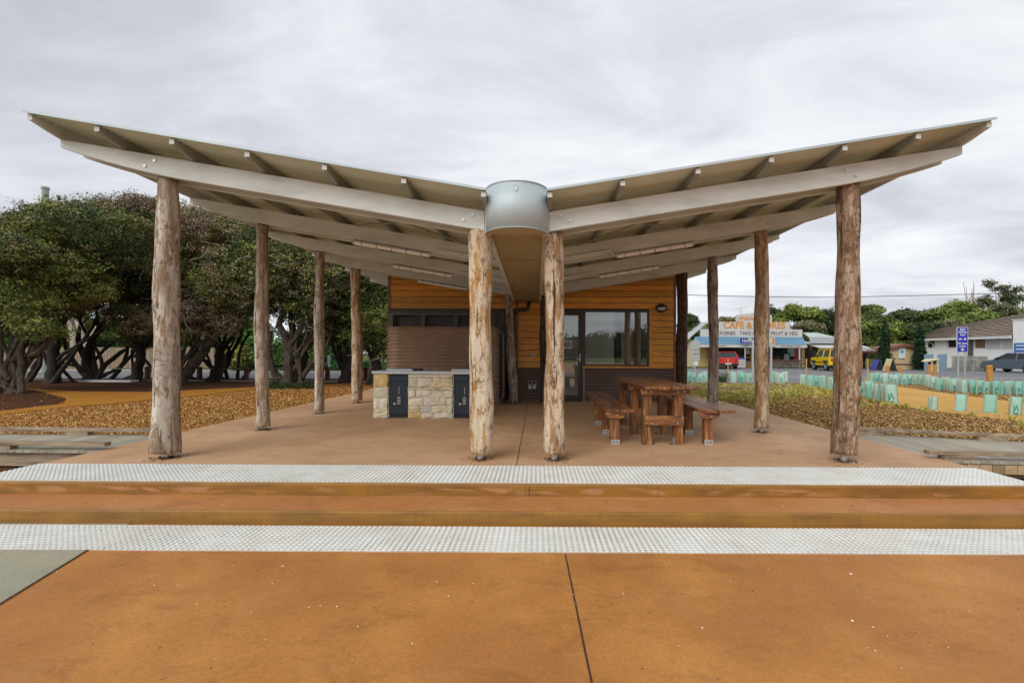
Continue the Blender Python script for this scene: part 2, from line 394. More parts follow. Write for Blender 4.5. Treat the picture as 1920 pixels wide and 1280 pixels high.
# tactile paving
def tactile(x0,x1,y0,y1,z,left=None):
    m=MB(); tx=x0
    while tx<x1-.01:
        q=min(tx+.3,x1); 
        for ta,tb_ in ((y0,(y0+y1)/2),((y0+y1)/2,y1)):
            dz=random.uniform(-.0012,.0012); m.box(tx+.0015,q-.0015,ta+.0015,tb_-.0015,z-.004,z+.005+dz,(1,0,0))
        tx=q
    s=.042; r=.0155; seg=8
    ny=int(round((y1-y0)/s)); nx=int((x1-x0)/s)
    for j in range(ny):
        for i in range(nx):
            cx=x0+(i+.5)*s; cy=y0+(j+.5)*(y1-y0)/ny
            vs=[(cx+r*1.15*math.cos(2*PI*k/seg),cy+r*1.15*math.sin(2*PI*k/seg),z+.005) for k in range(seg)]
            vs+=[(cx+r*.75*math.cos(2*PI*k/seg),cy+r*.75*math.sin(2*PI*k/seg),z+.0105) for k in range(seg)]
            m.add(vs,[(k,(k+1)%seg,(k+1)%seg+seg,k+seg) for k in range(seg)]+[tuple(range(seg,2*seg))],(0,0,0))
    o=m.build('tactile_paving',TACT); return struct(o)
tactile(SX0+.01,SX1-.01,YR1+.03,YR1+.63,.001)
tactile(-7.2,7.2,YT,YT+.45,GZ-.004)
# scattered grime/litter
def scatter_bits(name,label,n_,x0,x1,y0,y1,z,pal,smin,smax):
    m=MB()
    for _ in range(n_):
        x=random.uniform(x0,x1); y=random.uniform(y0,y1); s_=random.uniform(smin,smax); a_=random.uniform(0,PI)
        k=random.randint(5,7); c=random.choice(pal); el=random.uniform(.3,1)
        vs=[]
        for i in range(k):
            r=s_*random.uniform(.6,1.1); t=2*PI*i/k
            u,v=r*math.cos(t),r*math.sin(t)*el
            vs.append((x+u*math.cos(a_)-v*math.sin(a_),y+u*math.sin(a_)+v*math.cos(a_),z+.0015))
        top=[(p[0]*.5+x*.5,p[1]*.5+y*.5,z+.0015+s_*.25) for p in vs]
        m.add(vs+top,[(i,(i+1)%k,(i+1)%k+k,i+k) for i in range(k)]+[tuple(range(k,2*k))],c)
    return tag(m.build(name,CHIP),label,'litter',kind='stuff')
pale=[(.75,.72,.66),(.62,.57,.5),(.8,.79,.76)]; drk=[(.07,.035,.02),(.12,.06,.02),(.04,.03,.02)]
scatter_bits('shell_grit','pale shell grit and dark crumbs on the orange pavement',240,-3.6,4.0,1.5,3.12,GZ-.006,pale+drk,.002,.007)
scatter_bits('bird_droppings','larger pale splashes on the orange pavement',5,-3.0,3.4,1.9,3.0,GZ-.006,[(.72,.68,.60)],.008,.015)
scatter_bits('shell_grit','pale grit lying on the tread of the steps',50,-4.4,4.4,3.66,4.0,TR,pale+drk,.003,.008)
scatter_bits('shell_grit','pale grit and leaf crumbs on the shelter floor',160,-4.9,4.4,4.7,10.5,0,pale+drk,.004,.012)
scatter_bits('leaf_crumbs','brown leaf crumbs caught on the white tactile strip below the steps',350,-4,4,YT+.1,YT+.45,GZ,[(.35,.20,.08),(.2,.1,.04),(.1,.06,.03)],.003,.009)
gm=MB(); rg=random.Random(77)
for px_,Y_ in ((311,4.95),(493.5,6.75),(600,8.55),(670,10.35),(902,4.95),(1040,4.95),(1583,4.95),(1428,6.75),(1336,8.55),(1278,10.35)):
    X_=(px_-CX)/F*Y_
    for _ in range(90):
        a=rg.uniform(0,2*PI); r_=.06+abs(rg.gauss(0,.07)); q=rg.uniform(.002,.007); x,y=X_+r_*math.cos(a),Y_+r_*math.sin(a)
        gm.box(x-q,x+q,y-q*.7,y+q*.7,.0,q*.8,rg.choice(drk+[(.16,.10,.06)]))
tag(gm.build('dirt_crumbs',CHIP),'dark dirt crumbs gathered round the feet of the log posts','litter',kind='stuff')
# ------------------------------------------------------------------ mulch beds
def zr(x,y): return -.035+lump(x*.8,y*.8,.02)+.012*max(0,min(y-8,6))*0
RYE=20.0
def bed(name,mat,poly,z,zf=None,step=.5):
    """filled polygon sheet with a small skirt"""
    n_=len(poly); m=MB()
    m.add([(x,y,z) for x,y in poly]+[(x,y,z-.45) for x,y in poly],[tuple(range(n_))]+[(i,i+n_,(i+1)%n_+n_,(i+1)%n_) for i in range(n_)])
    return struct(m.build(name,mat))
LFAR=18.2
bed('mulch_bed',MULCH_L,[(SX0,6.35),(SX0,15.2),(-3.9,15.2),(-3.9,LFAR),(-60,LFAR),(-60,6.35)],-.05)
bed('mulch_bed',MULCH_R,[(SX1,6.95),(40,6.1),(60,6.1),(60,17.5),(24,17.5),(10,RYE-1.0),(SX1,RYE),(-3.9,LFAR+.3),(-3.9,15.2),(SX1,15.2)],-.05)
# tree shade at left put into a darker mulch colour, with the curved sandy path
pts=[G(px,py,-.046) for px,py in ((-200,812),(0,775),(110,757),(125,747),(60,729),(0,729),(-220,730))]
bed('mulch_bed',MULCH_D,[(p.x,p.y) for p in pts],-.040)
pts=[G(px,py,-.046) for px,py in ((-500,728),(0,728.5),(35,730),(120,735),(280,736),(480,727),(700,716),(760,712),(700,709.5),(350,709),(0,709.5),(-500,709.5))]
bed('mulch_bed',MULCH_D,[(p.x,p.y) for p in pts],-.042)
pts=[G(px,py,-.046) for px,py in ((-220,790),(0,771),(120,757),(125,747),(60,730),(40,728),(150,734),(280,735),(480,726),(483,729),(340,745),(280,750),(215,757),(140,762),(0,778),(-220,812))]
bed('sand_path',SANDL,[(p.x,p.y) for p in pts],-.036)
pts=[G(px,py,-.046) for px,py in ((1560,714),(1607,716),(1671,722.5),(1780,738),(1920,755),(2150,780),(2150,830),(1920,790),(1745,769),(1680,760),(1610,739),(1575,727))]
bed('sand_path',SAND,[(p.x,p.y) for p in pts],-.041)
# ------------------------------------------------------------------ roads and verges
ZR=-.15
struct(MB().add([(-120,18.1,ZR),(-3.9,18.1,ZR),(4.5,19.2,ZR),(11,18.4,ZR),(24,16.6,ZR),(120,16.6,ZR),(120,41.5,ZR),(20,41.5,ZR),(4,36,ZR),(-14,29.3,ZR),(-120,28.5,ZR)],[tuple(range(11))]).build('road',ASPH))
struct(MB().box(-120,-4,18.0,18.22,-.3,-.02).build('road_kerb',GREYC))
struct(MB().add([(-120,28.5,ZR+.01),(-14,29.3,ZR+.01),(4,36,ZR+.01),(4,36.8,ZR+.01),(-14,31,ZR+.01),(-120,31,ZR+.01)],[(0,1,4,5),(1,2,3,4)]).build('footpath',pm('pale_path',(.50,.45,.33),(.42,.37,.27),2,.8)))
for (x0,x1,y) in ((-120,-2,20.2),(-120,-2,27.9),(6,120,33.5),(6,120,25.6)):
    struct(MB().box(x0,x1,y,y+.14,ZR-.002,ZR+.004).build('road_marking',ROADM))
def hill(x,y):
    t=max(0,y-47); return -.14+ (min(t,60)*.075 + .02*t)*(1/(1+math.exp(-(x+5)/12)))+lump(x*.1,y*.1,.3)*min(1,t/20)
struct(MB().add([(-400,31,-.14),(-14,31,-.14),(4,36.8,-.14),(20,41.5,-.14),(400,41.5,-.14),(400,47,-.14),(-400,47,-.14)],[(0,1,6),(1,2,3,4,5,6)]).build('verge',GRASSG))
grid('hill',GRASSG,-300,400,47,260,70,40,hill)

# ------------------------------------------------------------------ shelter
sh=wthing('picnic_shelter','open picnic shelter with V shaped corrugated roof on rough log posts and grey beams','shelter',(-.2,8,0))
def zL(x): return 2.655+.164*(-.54-x)
def zR(x): return 2.650+.164*(x-.13)
XI_L,XI_R=-.545,.135; XO_L,XO_R=-5.03,4.50
ROWS=[4.95,6.75,8.55,10.35,12.15,13.95]
def beam(side,y,x_in=None,xo=None):
    z=zL if side<0 else zR; xi=(XI_L if side<0 else XI_R) if x_in is None else x_in; xo_=xo or (XO_L if side<0 else XO_R)
    D=.205; L=1.35; pts=[(xi,z(xi)),(xo_,z(xo_))]
    for k in range(0,13):
        t=k/12; x=xo_-side*L*t*1.0
        dep=.085+(D-.085)*math.sin(t*PI/2)**.9
        pts.append((x,z(x)-dep))
    pts.append((xi,z(xi)-D)); return pts
for i,y in enumerate(ROWS):
    for side in (-1,1):
        xi=None
        if i>=4: xi=(-3.62 if side<0 else 3.42)
        pts=beam(side,y,xi)
        if side>0: pts=pts[::-1]
        for k,(ya,yb) in enumerate(((y-.145,y-.095),(y+.095,y+.145))):
            if i>=4 and k==1: continue
            ob=MB().prism(pts,ya,yb).build('beam',BEAM,sh,bevel=.004)
            if k==0 and i<4:
                z=zL if side<0 else zR
                for xc in ((-4.08,-.72) if side<0 else (3.32,.31)):
                    for (dx,dz) in ((-.05*side,-.06),(.05*side,-.13)):
                        if i>1 and abs(xc)<1: continue
                        MB().cyl((xc+dx,ya-.012,z(xc+dx)+dz),.016,.014,8,'y').build('bolt',ZINC,ob)
# purlins
PXL=[-5.045,-4.376,-3.63,-2.88,-2.11,-1.32,-.525]; PXR=[4.505,3.80,3.07,2.34,1.61,.86,.135]
YF=4.53; YB=14.6; PH=.112
for side,xs in ((-1,PXL),(1,PXR)):
    z=zL if side<0 else zR
    for x in xs:
        pts=[(YB,0),(YB,PH),(YF,PH),(YF,PH-.05)]
        for t in (.12,.25,.4,.55,.72,.88,1): pts.append((YF+.02+.42*t,PH-.05-(PH-.05)*math.sin(t*PI/2)))
        m=MB(); w_=.023
        vs=[(x-w_,a,z(x-w_)+b) for a,b in pts]+[(x+w_,a,z(x+w_)+b) for a,b in pts]; k=len(pts)
        m.add(vs,[tuple(range(k)),tuple(range(2*k-1,k-1,-1))]+[(i,i+k,(i+1)%k+k,(i+1)%k) for i in range(k)])
        m.build('purlin',PURL if x!=xs[0] else BEAM,sh)
        m2=MB().box(x-w_-.001,x+w_+.001,YF-.004,YF+.001,z(x)+PH-.052,z(x)+PH-.002); m2.build('purlin_end',BEAM,sh)
# corrugated roof sheets
def sheet(side):
    z=zL if side<0 else zR; xs=[(-5.085 if side<0 else 4.545),(-.50 if side<0 else .105)]
    xs=list(np.linspace(xs[0],xs[1],9)); per=.076; n_=int((YB-YF+.02)/per*8); m=MB(); vs=[];A=.011
    ys=[YF-.02+per/8*i for i in range(n_+1)]
    top=[[ (x,y,z(x)+PH+A+.002+A*math.cos(2*PI*(y-YF)/per)) for x in xs] for y in ys]
    nx=len(xs); allv=[p for r in top for p in r]; N=len(allv)
    allv+= [(p[0],p[1],p[2]+.0035) for p in allv[:N]]
    fs=[]
    for j in range(len(ys)-1):
        for i in range(nx-1):
            a=j*nx+i; f=(a,a+1,a+nx+1,a+nx); fs.append(f); fs.append(tuple(q+N for q in f[::-1]))
    for i in range(nx-1):
        fs.append((i,i+N,i+1+N,i+1))
    for j in range(len(ys)-1):
        for i in (0,nx-1):
            a=j*nx+i; fs.append((a,a+nx,a+nx+N,a+N))
    m.add(allv,fs); return m.build('roof_sheet',SHEET,sh,smooth=True)
sheet(-1); sheet(1)
# roof edge flashing strips
for side in (-1,1):
    z=zL if side<0 else zR; x0,x1=(-5.09,-.50) if side<0 else (.105,4.55)
    m=MB(); zt=PH+.018
    m.add([(x,y,z(x)+h) for x in (x0,x1) for y in (YF-.035,YF-.030) for h in (zt-.012,zt+.012)],[(0,1,3,2),(4,6,7,5),(0,4,5,1),(2,3,7,6),(0,2,6,4),(1,5,7,3)])
    m.build('edge_flashing',GALV,sh)
# brace straps under the roof
for side in (-1,1):
    z=zL if side<0 else zR
    for (xa,ya,xb,yb) in ((-.9,5.15,-2.6,6.6),(-2.4,5.15,-1.0,6.6),(-3.0,6.9,-1.2,8.4)):
        xa,xb=(xa,xb) if side<0 else (-.4-xa,-.4-xb)
        MB().tube([(xa,ya,z(xa)-.01),(xb,yb,z(xb)-.01)],.012,6).build('brace_strap',PURL,sh)
# gutter channel and soffit
BX0,BX1=-.53,.125
m=MB()
def ch_z(y): return 2.415-(y-4.8)*.0145
def slope_box(m,x0,x1,y0,y1,zb,h):
    m.add([(x,y,ch_z(y)+dz) for y in (y0,y1) for x in (x0,x1) for dz in (zb,zb+h)],[(0,1,3,2),(4,6,7,5),(0,4,5,1),(2,3,7,6),(0,2,6,4),(1,5,7,3)])
for x0,x1 in ((BX0,BX0+.05),(BX1-.05,BX1)):
    mm=MB(); slope_box(mm,x0,x1,4.80,10.9,0,.30); mm.build('gutter_side_board',BEAM,sh)
mm=MB(); slope_box(mm,BX0+.05,BX1-.05,4.80,10.9,.03,.02); mm.build('gutter_soffit',PLY,sh)
for y in (6.2,7.6,9.0,10.3):
    mm=MB(); slope_box(mm,BX0+.05,BX1-.05,y,y+.012,.027,.003); mm.build('soffit_batten',pm('soffit_joint',(.2,.15,.08)),sh)
mm=MB(); slope_box(mm,BX0+.05,BX1-.05,4.82,14.5,.15,.02); mm.build('gutter_tray',GALV,sh)
# rainwater head (half round box)
xc=(BX0+BX1)/2; r=(BX1-BX0)/2; Yc=4.79; seg=40
def halfring(rr,z0,z1,m,th=.004):
    vs=[];fs=[]
    for k in range(seg+1):
        t=PI*k/seg
        for q in (rr,rr-th):
            for z_ in (z0,z1): vs.append((xc-q*math.cos(t),Yc-q*math.sin(t),z_))
    for k in range(seg):
        a=4*k; fs+=[(a,a+4,a+5,a+1),(a+2,a+3,a+7,a+6),(a+1,a+5,a+7,a+3),(a,a+2,a+6,a+4)]
    m.add(vs,fs); return m
hb=halfring(r,2.395,2.855,MB()).build('gutter_box',GALV,sh,smooth=False)
for p in hb.data.polygons: p.use_smooth=abs(p.normal.z)<.5
MB().prism([(xc-(r-.006)*math.cos(PI*k/seg),Yc-(r-.006)*math.sin(PI*k/seg)) for k in range(seg+1)],2.405,2.409,'z').build('box_floor',PLY,hb)
for z0,z1 in ((2.395,2.401),(2.849,2.857)):
    q=halfring(r+.006,z0,z1,MB(),.010).build('rolled_rim',GALV,hb,smooth=False)
for s_ in (-1,1):
    x=xc+s_*(r+.001); MB().box(x-.004,x+.004,4.76,4.83,2.40,2.85).build('box_flange',BEAM,hb)
# shield shaped overflow cut-out: backing plate shows pale inside
sx_,sz_=xc+.0,2.775; yy=Yc-math.sqrt(r*r-0)-.0015
shp=[(-.024,.026),(0,.034),(.024,.026),(.024,-.004),(.014,-.022),(0,-.032),(-.014,-.022),(-.024,-.004)]
MB().prism([(sx_+a,sz_+b) for a,b in shp],yy-.001,yy+.012).build('overflow_opening',pm('hole_rim',(.36,.40,.42)),hb)
MB().prism([(sx_+a*.86,sz_+b*.86-.004) for a,b in shp],yy-.003,yy-.001).build('overflow_liner',pm('hole_liner',(.62,.66,.70)),hb)
# posts
def post(px_t,px_b,Y,rt,rb,ztop,mat,z0=.055,seed=0,label=None,lean=0,wob=.012,taperbase=0,side=0):
    rs=np.random.RandomState(seed); seg=36; nz=60
    X_t=(px_t-CX)/F*Y; X_b=(px_b-CX)/F*Y; kf=1/math.sqrt(1+(X_b/Y)**2); rt*=kf*.97; rb*=kf*.97
    ph=rs.uniform(0,6.28,12); vs=[]
    for j in range(nz+1):
        t=j/nz; z=z0+(ztop-z0)*t
        X=X_b+(X_t-X_b)*t+wob*math.sin(t*4.2+ph[0])+wob*.4*math.sin(t*11+ph[1])
        Yy=Y+wob*math.sin(t*3.6+ph[2])
        r_=rb+(rt-rb)*t+.006*math.sin(t*9+ph[3])+.004*math.sin(t*23+ph[4])
        if taperbase: r_-=taperbase*math.exp(-t*30)
        for k in range(seg):
            q=2*PI*k/seg
            dr=.045*math.sin(2*q+ph[5]+t*1.5)+.03*math.sin(3*q+ph[6]-t*2)+.022*math.sin(5*q+ph[7]+t*6)+.014*math.sin(9*q+ph[8]+4*math.sin(t*7))
            dr+=rs.normal(0,.006)
            zz_=z+(rs.normal(0,.004) if j in (0,) else 0)
            if j==0: zz_+=.012*math.sin(q+ph[9])
            vs.append((X+r_*(1+dr)*math.cos(q),Yy+r_*(1+dr)*math.sin(q),zz_))
    fs=[(j*seg+k,j*seg+(k+1)%seg,(j+1)*seg+(k+1)%seg,(j+1)*seg+k) for j in range(nz) for k in range(seg)]
    fs+=[tuple(range(seg-1,-1,-1)),tuple(nz*seg+k for k in range(seg))]
    mbp=MB().add(vs,fs); cc=[]
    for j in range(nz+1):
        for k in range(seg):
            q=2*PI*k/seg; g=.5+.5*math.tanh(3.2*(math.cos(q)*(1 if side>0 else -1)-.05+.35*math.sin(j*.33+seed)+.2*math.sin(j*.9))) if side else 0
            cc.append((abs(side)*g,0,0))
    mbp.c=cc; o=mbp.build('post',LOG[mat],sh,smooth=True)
    if label: o['label']=label
    MB().cyl((X_b,Y,0),.034,z0+.03,14).build('steel_pin',ZINC,o)
    m=MB(); m.cyl((X_b,Y,0),.062,.010,12); 
    for k in range(4): m.cyl((X_b+.05*math.cos(k*PI/2+.4),Y+.05*math.sin(k*PI/2+.4),.0),.009,.022,6)
    m.build('base_plate',pm('rusty_plate',(.12,.07,.04),(.06,.04,.03),30,.8),o)
    return o
def zb_at(px,Y,s): 
    X=(px-CX)/F*Y; return (zL(X) if s<0 else zR(X))-.19
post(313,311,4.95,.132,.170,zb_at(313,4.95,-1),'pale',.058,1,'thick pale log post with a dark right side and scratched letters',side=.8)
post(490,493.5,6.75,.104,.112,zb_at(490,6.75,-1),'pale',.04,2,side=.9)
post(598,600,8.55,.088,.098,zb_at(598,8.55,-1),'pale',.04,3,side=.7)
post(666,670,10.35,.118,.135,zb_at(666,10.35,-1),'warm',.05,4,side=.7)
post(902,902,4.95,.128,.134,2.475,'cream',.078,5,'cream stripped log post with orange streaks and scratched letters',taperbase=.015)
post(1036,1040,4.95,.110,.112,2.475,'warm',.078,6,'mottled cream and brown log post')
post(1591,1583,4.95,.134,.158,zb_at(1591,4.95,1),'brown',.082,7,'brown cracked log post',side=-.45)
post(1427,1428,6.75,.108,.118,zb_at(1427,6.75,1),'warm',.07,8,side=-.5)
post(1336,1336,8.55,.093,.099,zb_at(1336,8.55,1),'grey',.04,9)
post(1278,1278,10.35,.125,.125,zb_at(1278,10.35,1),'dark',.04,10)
post(956,961,10.35,.095,.108,2.45,'grey',.05,11,wob=.02)
post(1020,1019,10.35,.085,.09,2.45,'dark',.05,12)
# scratched graffiti on two posts (thin engraved strokes)
def scratch(strokes,px0,py0,sc_,Y,rr,Xc):
    m=MB()
    for st in strokes:
        pts=[]
        for (a,b) in st:
            x=W(px0+a*sc_,py0+b*sc_,Y-rr).x; z=W(px0+a*sc_,py0+b*sc_,Y-rr).z
            dx=max(-.95,min(.95,(x-Xc)/rr)); pts.append((x,Y-rr*math.sqrt(1-dx*dx)-.006,z))
        m.tube(pts,.0022,5)
    m.build('carved_scratches',BARKD,sh)
scratch([[(0,0),(8,10),(-3,14),(12,18)],[(14,-8),(16,10),(4,4)],[(0,24),(14,20),(2,34),(16,30)],[(2,44),(3,34),(10,42),(15,30),(17,44)]],291,655,1.3,4.95,.165,-4.06)
scratch([[(0,0),(6,12),(14,-4)],[(14,-4),(18,8)],[(2,30),(4,18),(9,28),(14,16),(16,30)],[(0,40),(18,38)]],888,668,1.2,4.95,.138,-.592)
# ------------------------------------------------------------------ strip lights and conduit
TUBE=pm('tube_diffuser',(.95,.95,.93),(.92,.92,.90),4,.3,bmp=0)
sll=[(-1,6.75,'nearest the front on the left wing'),(-1,8.55,'middle one of the left wing'),(-1,10.35,'rearmost on the left wing, by the wall'),(1,6.75,'nearest the front on the right wing'),(1,8.55,'behind the front one on the right wing')]
for s_,y,w_ in sll:
    z=zL if s_<0 else zR; xc_=-2.09 if s_<0 else 1.72; yb=y-.12
    t=wthing('strip_light','long white strip light under a roof beam, '+w_,'light fitting',(xc_,yb,z(xc_)-.205),'strip lights under the roof beams')
    M=Matrix.Translation((xc_,yb,z(xc_)-.205))@Matrix.Rotation(math.atan(.164)*s_*-1 if s_>0 else math.atan(.164),4,'Y')
    MB().box(-.56,.56,-.035,.035,-.028,-.004,M=M).build('housing',pm('housing_grey',(.30,.30,.28)),t)
    m=MB(); m.prism([(-.035,-.028),(-.04,-.05),(-.025,-.072),(.025,-.072),(.04,-.05),(.035,-.028)],-.55,.55,'x',M=M); m.build('diffuser',TUBE,t)
    for k in range(-2,3): MB().box(k*.22-.003,k*.22+.003,-.041,.041,-.074,-.004,M=M).build('clip',BROWNF,t)
    for e in (-1,1): MB().box(e*.56-.012,e*.56+.012,-.04,.04,-.072,-.004,M=M).build('end_cap',ZINC,t)
    # conduit from fitting to the gutter
    e=1 if s_<0 else -1; xa=xc_+e*.56; xb=BX0-.02 if s_<0 else BX1+.02
    zc=lambda x:z(x)-.205
    pts=[(xa,yb-.04,zc(xa)-.04),(xa+e*.04,yb-.04,zc(xa)-.035),(xa+e*.07,yb-.045,zc(xa)+.03),(xa+e*.12,yb-.045,zc(xa+e*.12)+.05),(xb-e*.18,yb-.045,zc(xb-e*.18)+.05),(xb-e*.06,yb-.045,zc(xb)+.045),(xb,yb-.045,zc(xb)+.12)]
    o=MB().tube(pts,.011,6).build('conduit',WHITE,smooth=True)
    tag(o,('left' if s_<0 else 'right')+' wing conduit of the strip light '+w_,'conduit','conduits of the strip lights')

# ------------------------------------------------------------------ building
bd=wthing('amenities_block','small building with orange timber boards over brown corrugated cladding under the shelter roof','building',(0,11,0))
YW=10.9
def clad(x0,x1,z0,zf,holes,y=YW,step=.142,th=.022,yaw=0,gap=.012):
    """horizontal boards with a slight lap; each row clipped to the roof line and the openings"""
    m=MB(); z=z0
    while z<4.2:
        z1=z+step-gap
        segs=[(x0,x1)]
        for hx0,hx1,hz0,hz1 in holes:
            if z1>hz0+.01 and z<hz1-.01:
                ns=[]
                for a,b in segs:
                    if hx1<=a or hx0>=b: ns.append((a,b))
                    else:
                        if hx0>a: ns.append((a,hx0))
                        if hx1<b: ns.append((hx1,b))
                segs=ns
        tone=random.uniform(.72,1.18); col=(tone,tone*random.uniform(.92,1.05),tone*random.uniform(.8,1.1))
        for a,b in segs:
            # clip by roof line
            f=lambda x:zf(x)
            A,B=a,b
            ta,tb=min(z1,f(A)),min(z1,f(B))
            if ta<=z and tb<=z: continue
            sl_=(f(B)-f(A))/(B-A)
            pts=[]
            if ta<=z: A=A+(z-f(A))/sl_; ta=z+.001
            if tb<=z: B=B-(z-f(b))/(-sl_)*-1 if False else A+(z-f(A))/sl_; tb=z+.001
            pts=[(A,z),(B,z),(B,tb)]
            xk=None
            if (f(A)<z1)!=(f(B)<z1):
                xk=A+(z1-f(A))/sl_
                if A<xk<B: pts.append((xk,z1))
            pts.append((A,ta))
            k=len(pts)
            vs=[(p[0],y-th-(.008 if p[1]<z+.001 else 0),p[1]) for p in pts]+[(p[0],y,p[1]) for p in pts]
            m.add(vs,[tuple(range(k)),tuple(range(2*k-1,k-1,-1))]+[(i,i+k,(i+1)%k+k,(i+1)%k) for i in range(k)],col)
        z+=step
    return m
def corr_wall(x0,x1,z0,z1,y,per=.076,A=.013,name='corrugated_wall',mat=BROWNM,parent=bd,path=None):
    """horizontal corrugations: wave in z, swept along path (list of x,y,nx,ny)"""
    path=path or [(x0,y,0,-1),(x1,y,0,-1)]
    n_=int((z1-z0)/per*10); m=MB(); k=len(path)
    vs=[]
    for i in range(n_+1):
        z=z0+(z1-z0)*i/n_; d_=A*math.cos(2*PI*(z-z0)/per)
        for (x,yy_,nx,ny) in path: vs.append((x+nx*d_,yy_+ny*d_,z))
    fs=[(i*k+j,i*k+j+1,(i+1)*k+j+1,(i+1)*k+j) for i in range(n_) for j in range(k-1)]
    return m.add(vs,fs).build(name,mat,parent,smooth=True)
rfL=lambda x:zL(x)+.105; rfR=lambda x:zR(x)+.105
DX0,DX1,DZ=.25,1.13,2.18; WX0,WX1,WZ0,WZ1=1.145,2.715,.845,2.18
WRX=3.36; WLX=-3.53; WCX=-.44
m=clad(WCX,WRX-.06,.80,lambda x:zR(max(x,.13))+.105 if x>.13 else 2.755,[(DX0,DX1+.02,0,DZ),(WX0-.02,WX1,WZ0,WZ1)])
m.build('timber_boards',CLAD,bd)
m=clad(WLX+.07,WCX-.52,2.205,lambda x:zL(min(x,-.54))+.105,[])
m.build('timber_boards',CLAD,bd)
m=clad(WCX-.52,WCX,2.205,lambda x:2.6,[]); m.build('timber_boards',CLAD,bd)
for a_,b2,zf_,hl in ((WCX,WRX-.06,lambda x:zR(max(x,.13))+.10 if x>.13 else 2.755,[(DX0,DX1+.02,0,DZ),(WX0-.02,WX1,WZ0,WZ1)]),(WLX+.07,WCX-.52,lambda x:zL(min(x,-.54))+.10,[]),(WCX-.52,WCX,lambda x:2.6,[])):
    # dark sarking behind the boards, cut round the openings
    xs_=sorted({a_,b2,*[h[0] for h in hl],*[h[1] for h in hl]}); m=MB()
    for p_,q_ in zip(xs_[:-1],xs_[1:]):
        zlo=2.205 if a_<-1 else (.80 if not any(h[0]<=p_ and h[1]>=q_ for h in hl) else max([h[3] for h in hl if h[0]<=p_ and h[1]>=q_]))
        m.prism([(p_,zlo),(q_,zlo),(q_,zf_(q_)),(p_,zf_(p_+1e-4))],YW+.002,YW+.016)
    m.build('sarking',BROWNF,bd)
# corner boards and trims
cb=MB(); cb.box(WRX-.06,WRX,YW-.035,YW+.02,.0,zR(WRX)+.09); cb.box(WCX-.03,WCX+.03,YW-.035,YW+.1,0,2.5); cb.build('corner_board',FURNZ,bd)
MB().box(WLX,WLX+.07,YW-.035,YW+.02,2.205,zL(WLX)+.09).build('corner_board',FURNZ,bd)
MB().box(WX0-.02,WX1+.06,YW-.055,YW,.80,.845).build('window_sill',CLAD,bd)
MB().box(WX1,WX1+.05,YW-.04,YW,.80,2.22).build('window_trim',CLAD,bd)
DARKCORR=pm('dark_corrugated',(.17,.125,.105),(.14,.10,.085),3,.35,metal=.1,bmp=.03)
corr_wall(WCX,DX0-.04,.01,.80,YW-.016,mat=DARKCORR)
corr_wall(DX1+.05,WRX-.06,.01,.80,YW-.016,mat=DARKCORR)
# solid shell (sides, back)
sh2=MB(); 
sh2.box(WRX-.05,WRX-.01,YW+.02,11.02,0,zR(WRX-.05)+.07); sh2.box(WRX-.05,WRX-.01,13.2,14.5,0,zR(WRX-.05)+.07)
sh2.box(WRX-.05,WRX-.01,11.02,13.2,0,.25); sh2.box(WRX-.05,WRX-.01,11.02,13.2,2.5,zR(WRX-.05)+.07)
sh2.box(WLX+.01,WRX-.05,14.46,14.5,0,2.72); sh2.box(WLX+.01,WLX+.05,YW+.02,14.46,0,zL(WLX)+.07)
sh2.build('side_wall',CREAMI,bd)
# room behind the window
rm=MB(); rm.box(WCX+.05,WCX+.09,YW+.05,14.4,0,2.7); rm.box(WCX+.09,WRX-.06,14.2,14.24,0,2.7)
rm.box(WCX+.09,2.12,12.3,12.35,0,2.7)
rm.build('inner_wall',CREAMI,bd)
MB().box(WCX+.09,WRX-.06,YW+.03,14.2,.004,.012).build('room_floor',pm('vinyl_floor',(.62,.60,.54)),bd)
MB().box(WCX+.09,WRX-.06,YW+.03,14.2,2.62,2.66).build('room_ceiling',WHITE,bd)
m=MB(); m.box(2.12,2.19,13.0,13.1,0,2.62); m.box(2.52,2.58,11.6,11.7,0,2.62); m.box(2.45,2.50,12.5,12.6,0,2.62); m.build('inner_post',pm('inner_timber',(.30,.16,.07)),bd)
MB().box(2.3,2.45,13.0,13.6,0,2.62).build('cupboard',BROWNF,bd)
MB().tube([(1.98,12.6,2.62),(1.99,12.6,2.35),(2.03,12.6,2.1),(2.10,12.6,1.95)],.012,6).build('loose_cable',WHITE,bd)
# window
wf=MB(); fr=.045
wf.box(WX0,WX1,YW-.05,YW+.03,WZ1-fr,WZ1); wf.box(WX0,WX1,YW-.05,YW+.03,WZ0,WZ0+fr); wf.box(WX0,WX0+fr,YW-.05,YW+.03,WZ0+fr,WZ1-fr); wf.box(WX1-fr,WX1,YW-.05,YW+.03,WZ0+fr,WZ1-fr)
wfo=wf.build('window_frame',BROWNF,bd)
MB().box(WX0+fr,WX1-fr,YW-.018,YW-.012,WZ0+fr,WZ1-fr).build('window_pane',GLASS,wfo)
df=MB(); df.box(DX0-.045,DX0,YW-.05,YW+.05,0,DZ); df.box(DX1-.03,DX1+.012,YW-.05,YW+.05,0,DZ); df.box(DX0,DX1-.03,YW-.05,YW+.05,DZ-.05,DZ); df.box(DX0,DX1-.03,YW-.06,YW+.05,0,.02)
df.build('door_frame',BROWNF,bd)
dr=MB(); a,b_=DX0+.004,DX1-.034
dr.box(a,a+.07,YW-.03,YW+.01,.02,DZ-.055); dr.box(b_-.075,b_,YW-.03,YW+.01,.02,DZ-.055); dr.box(a+.07,b_-.075,YW-.03,YW+.01,DZ-.13,DZ-.055); dr.box(a+.07,b_-.075,YW-.03,YW+.01,.02,.14); dr.box(a+.07,b_-.075,YW-.03,YW+.01,.98,1.02)
dro=dr.build('door',BROWNF,bd)
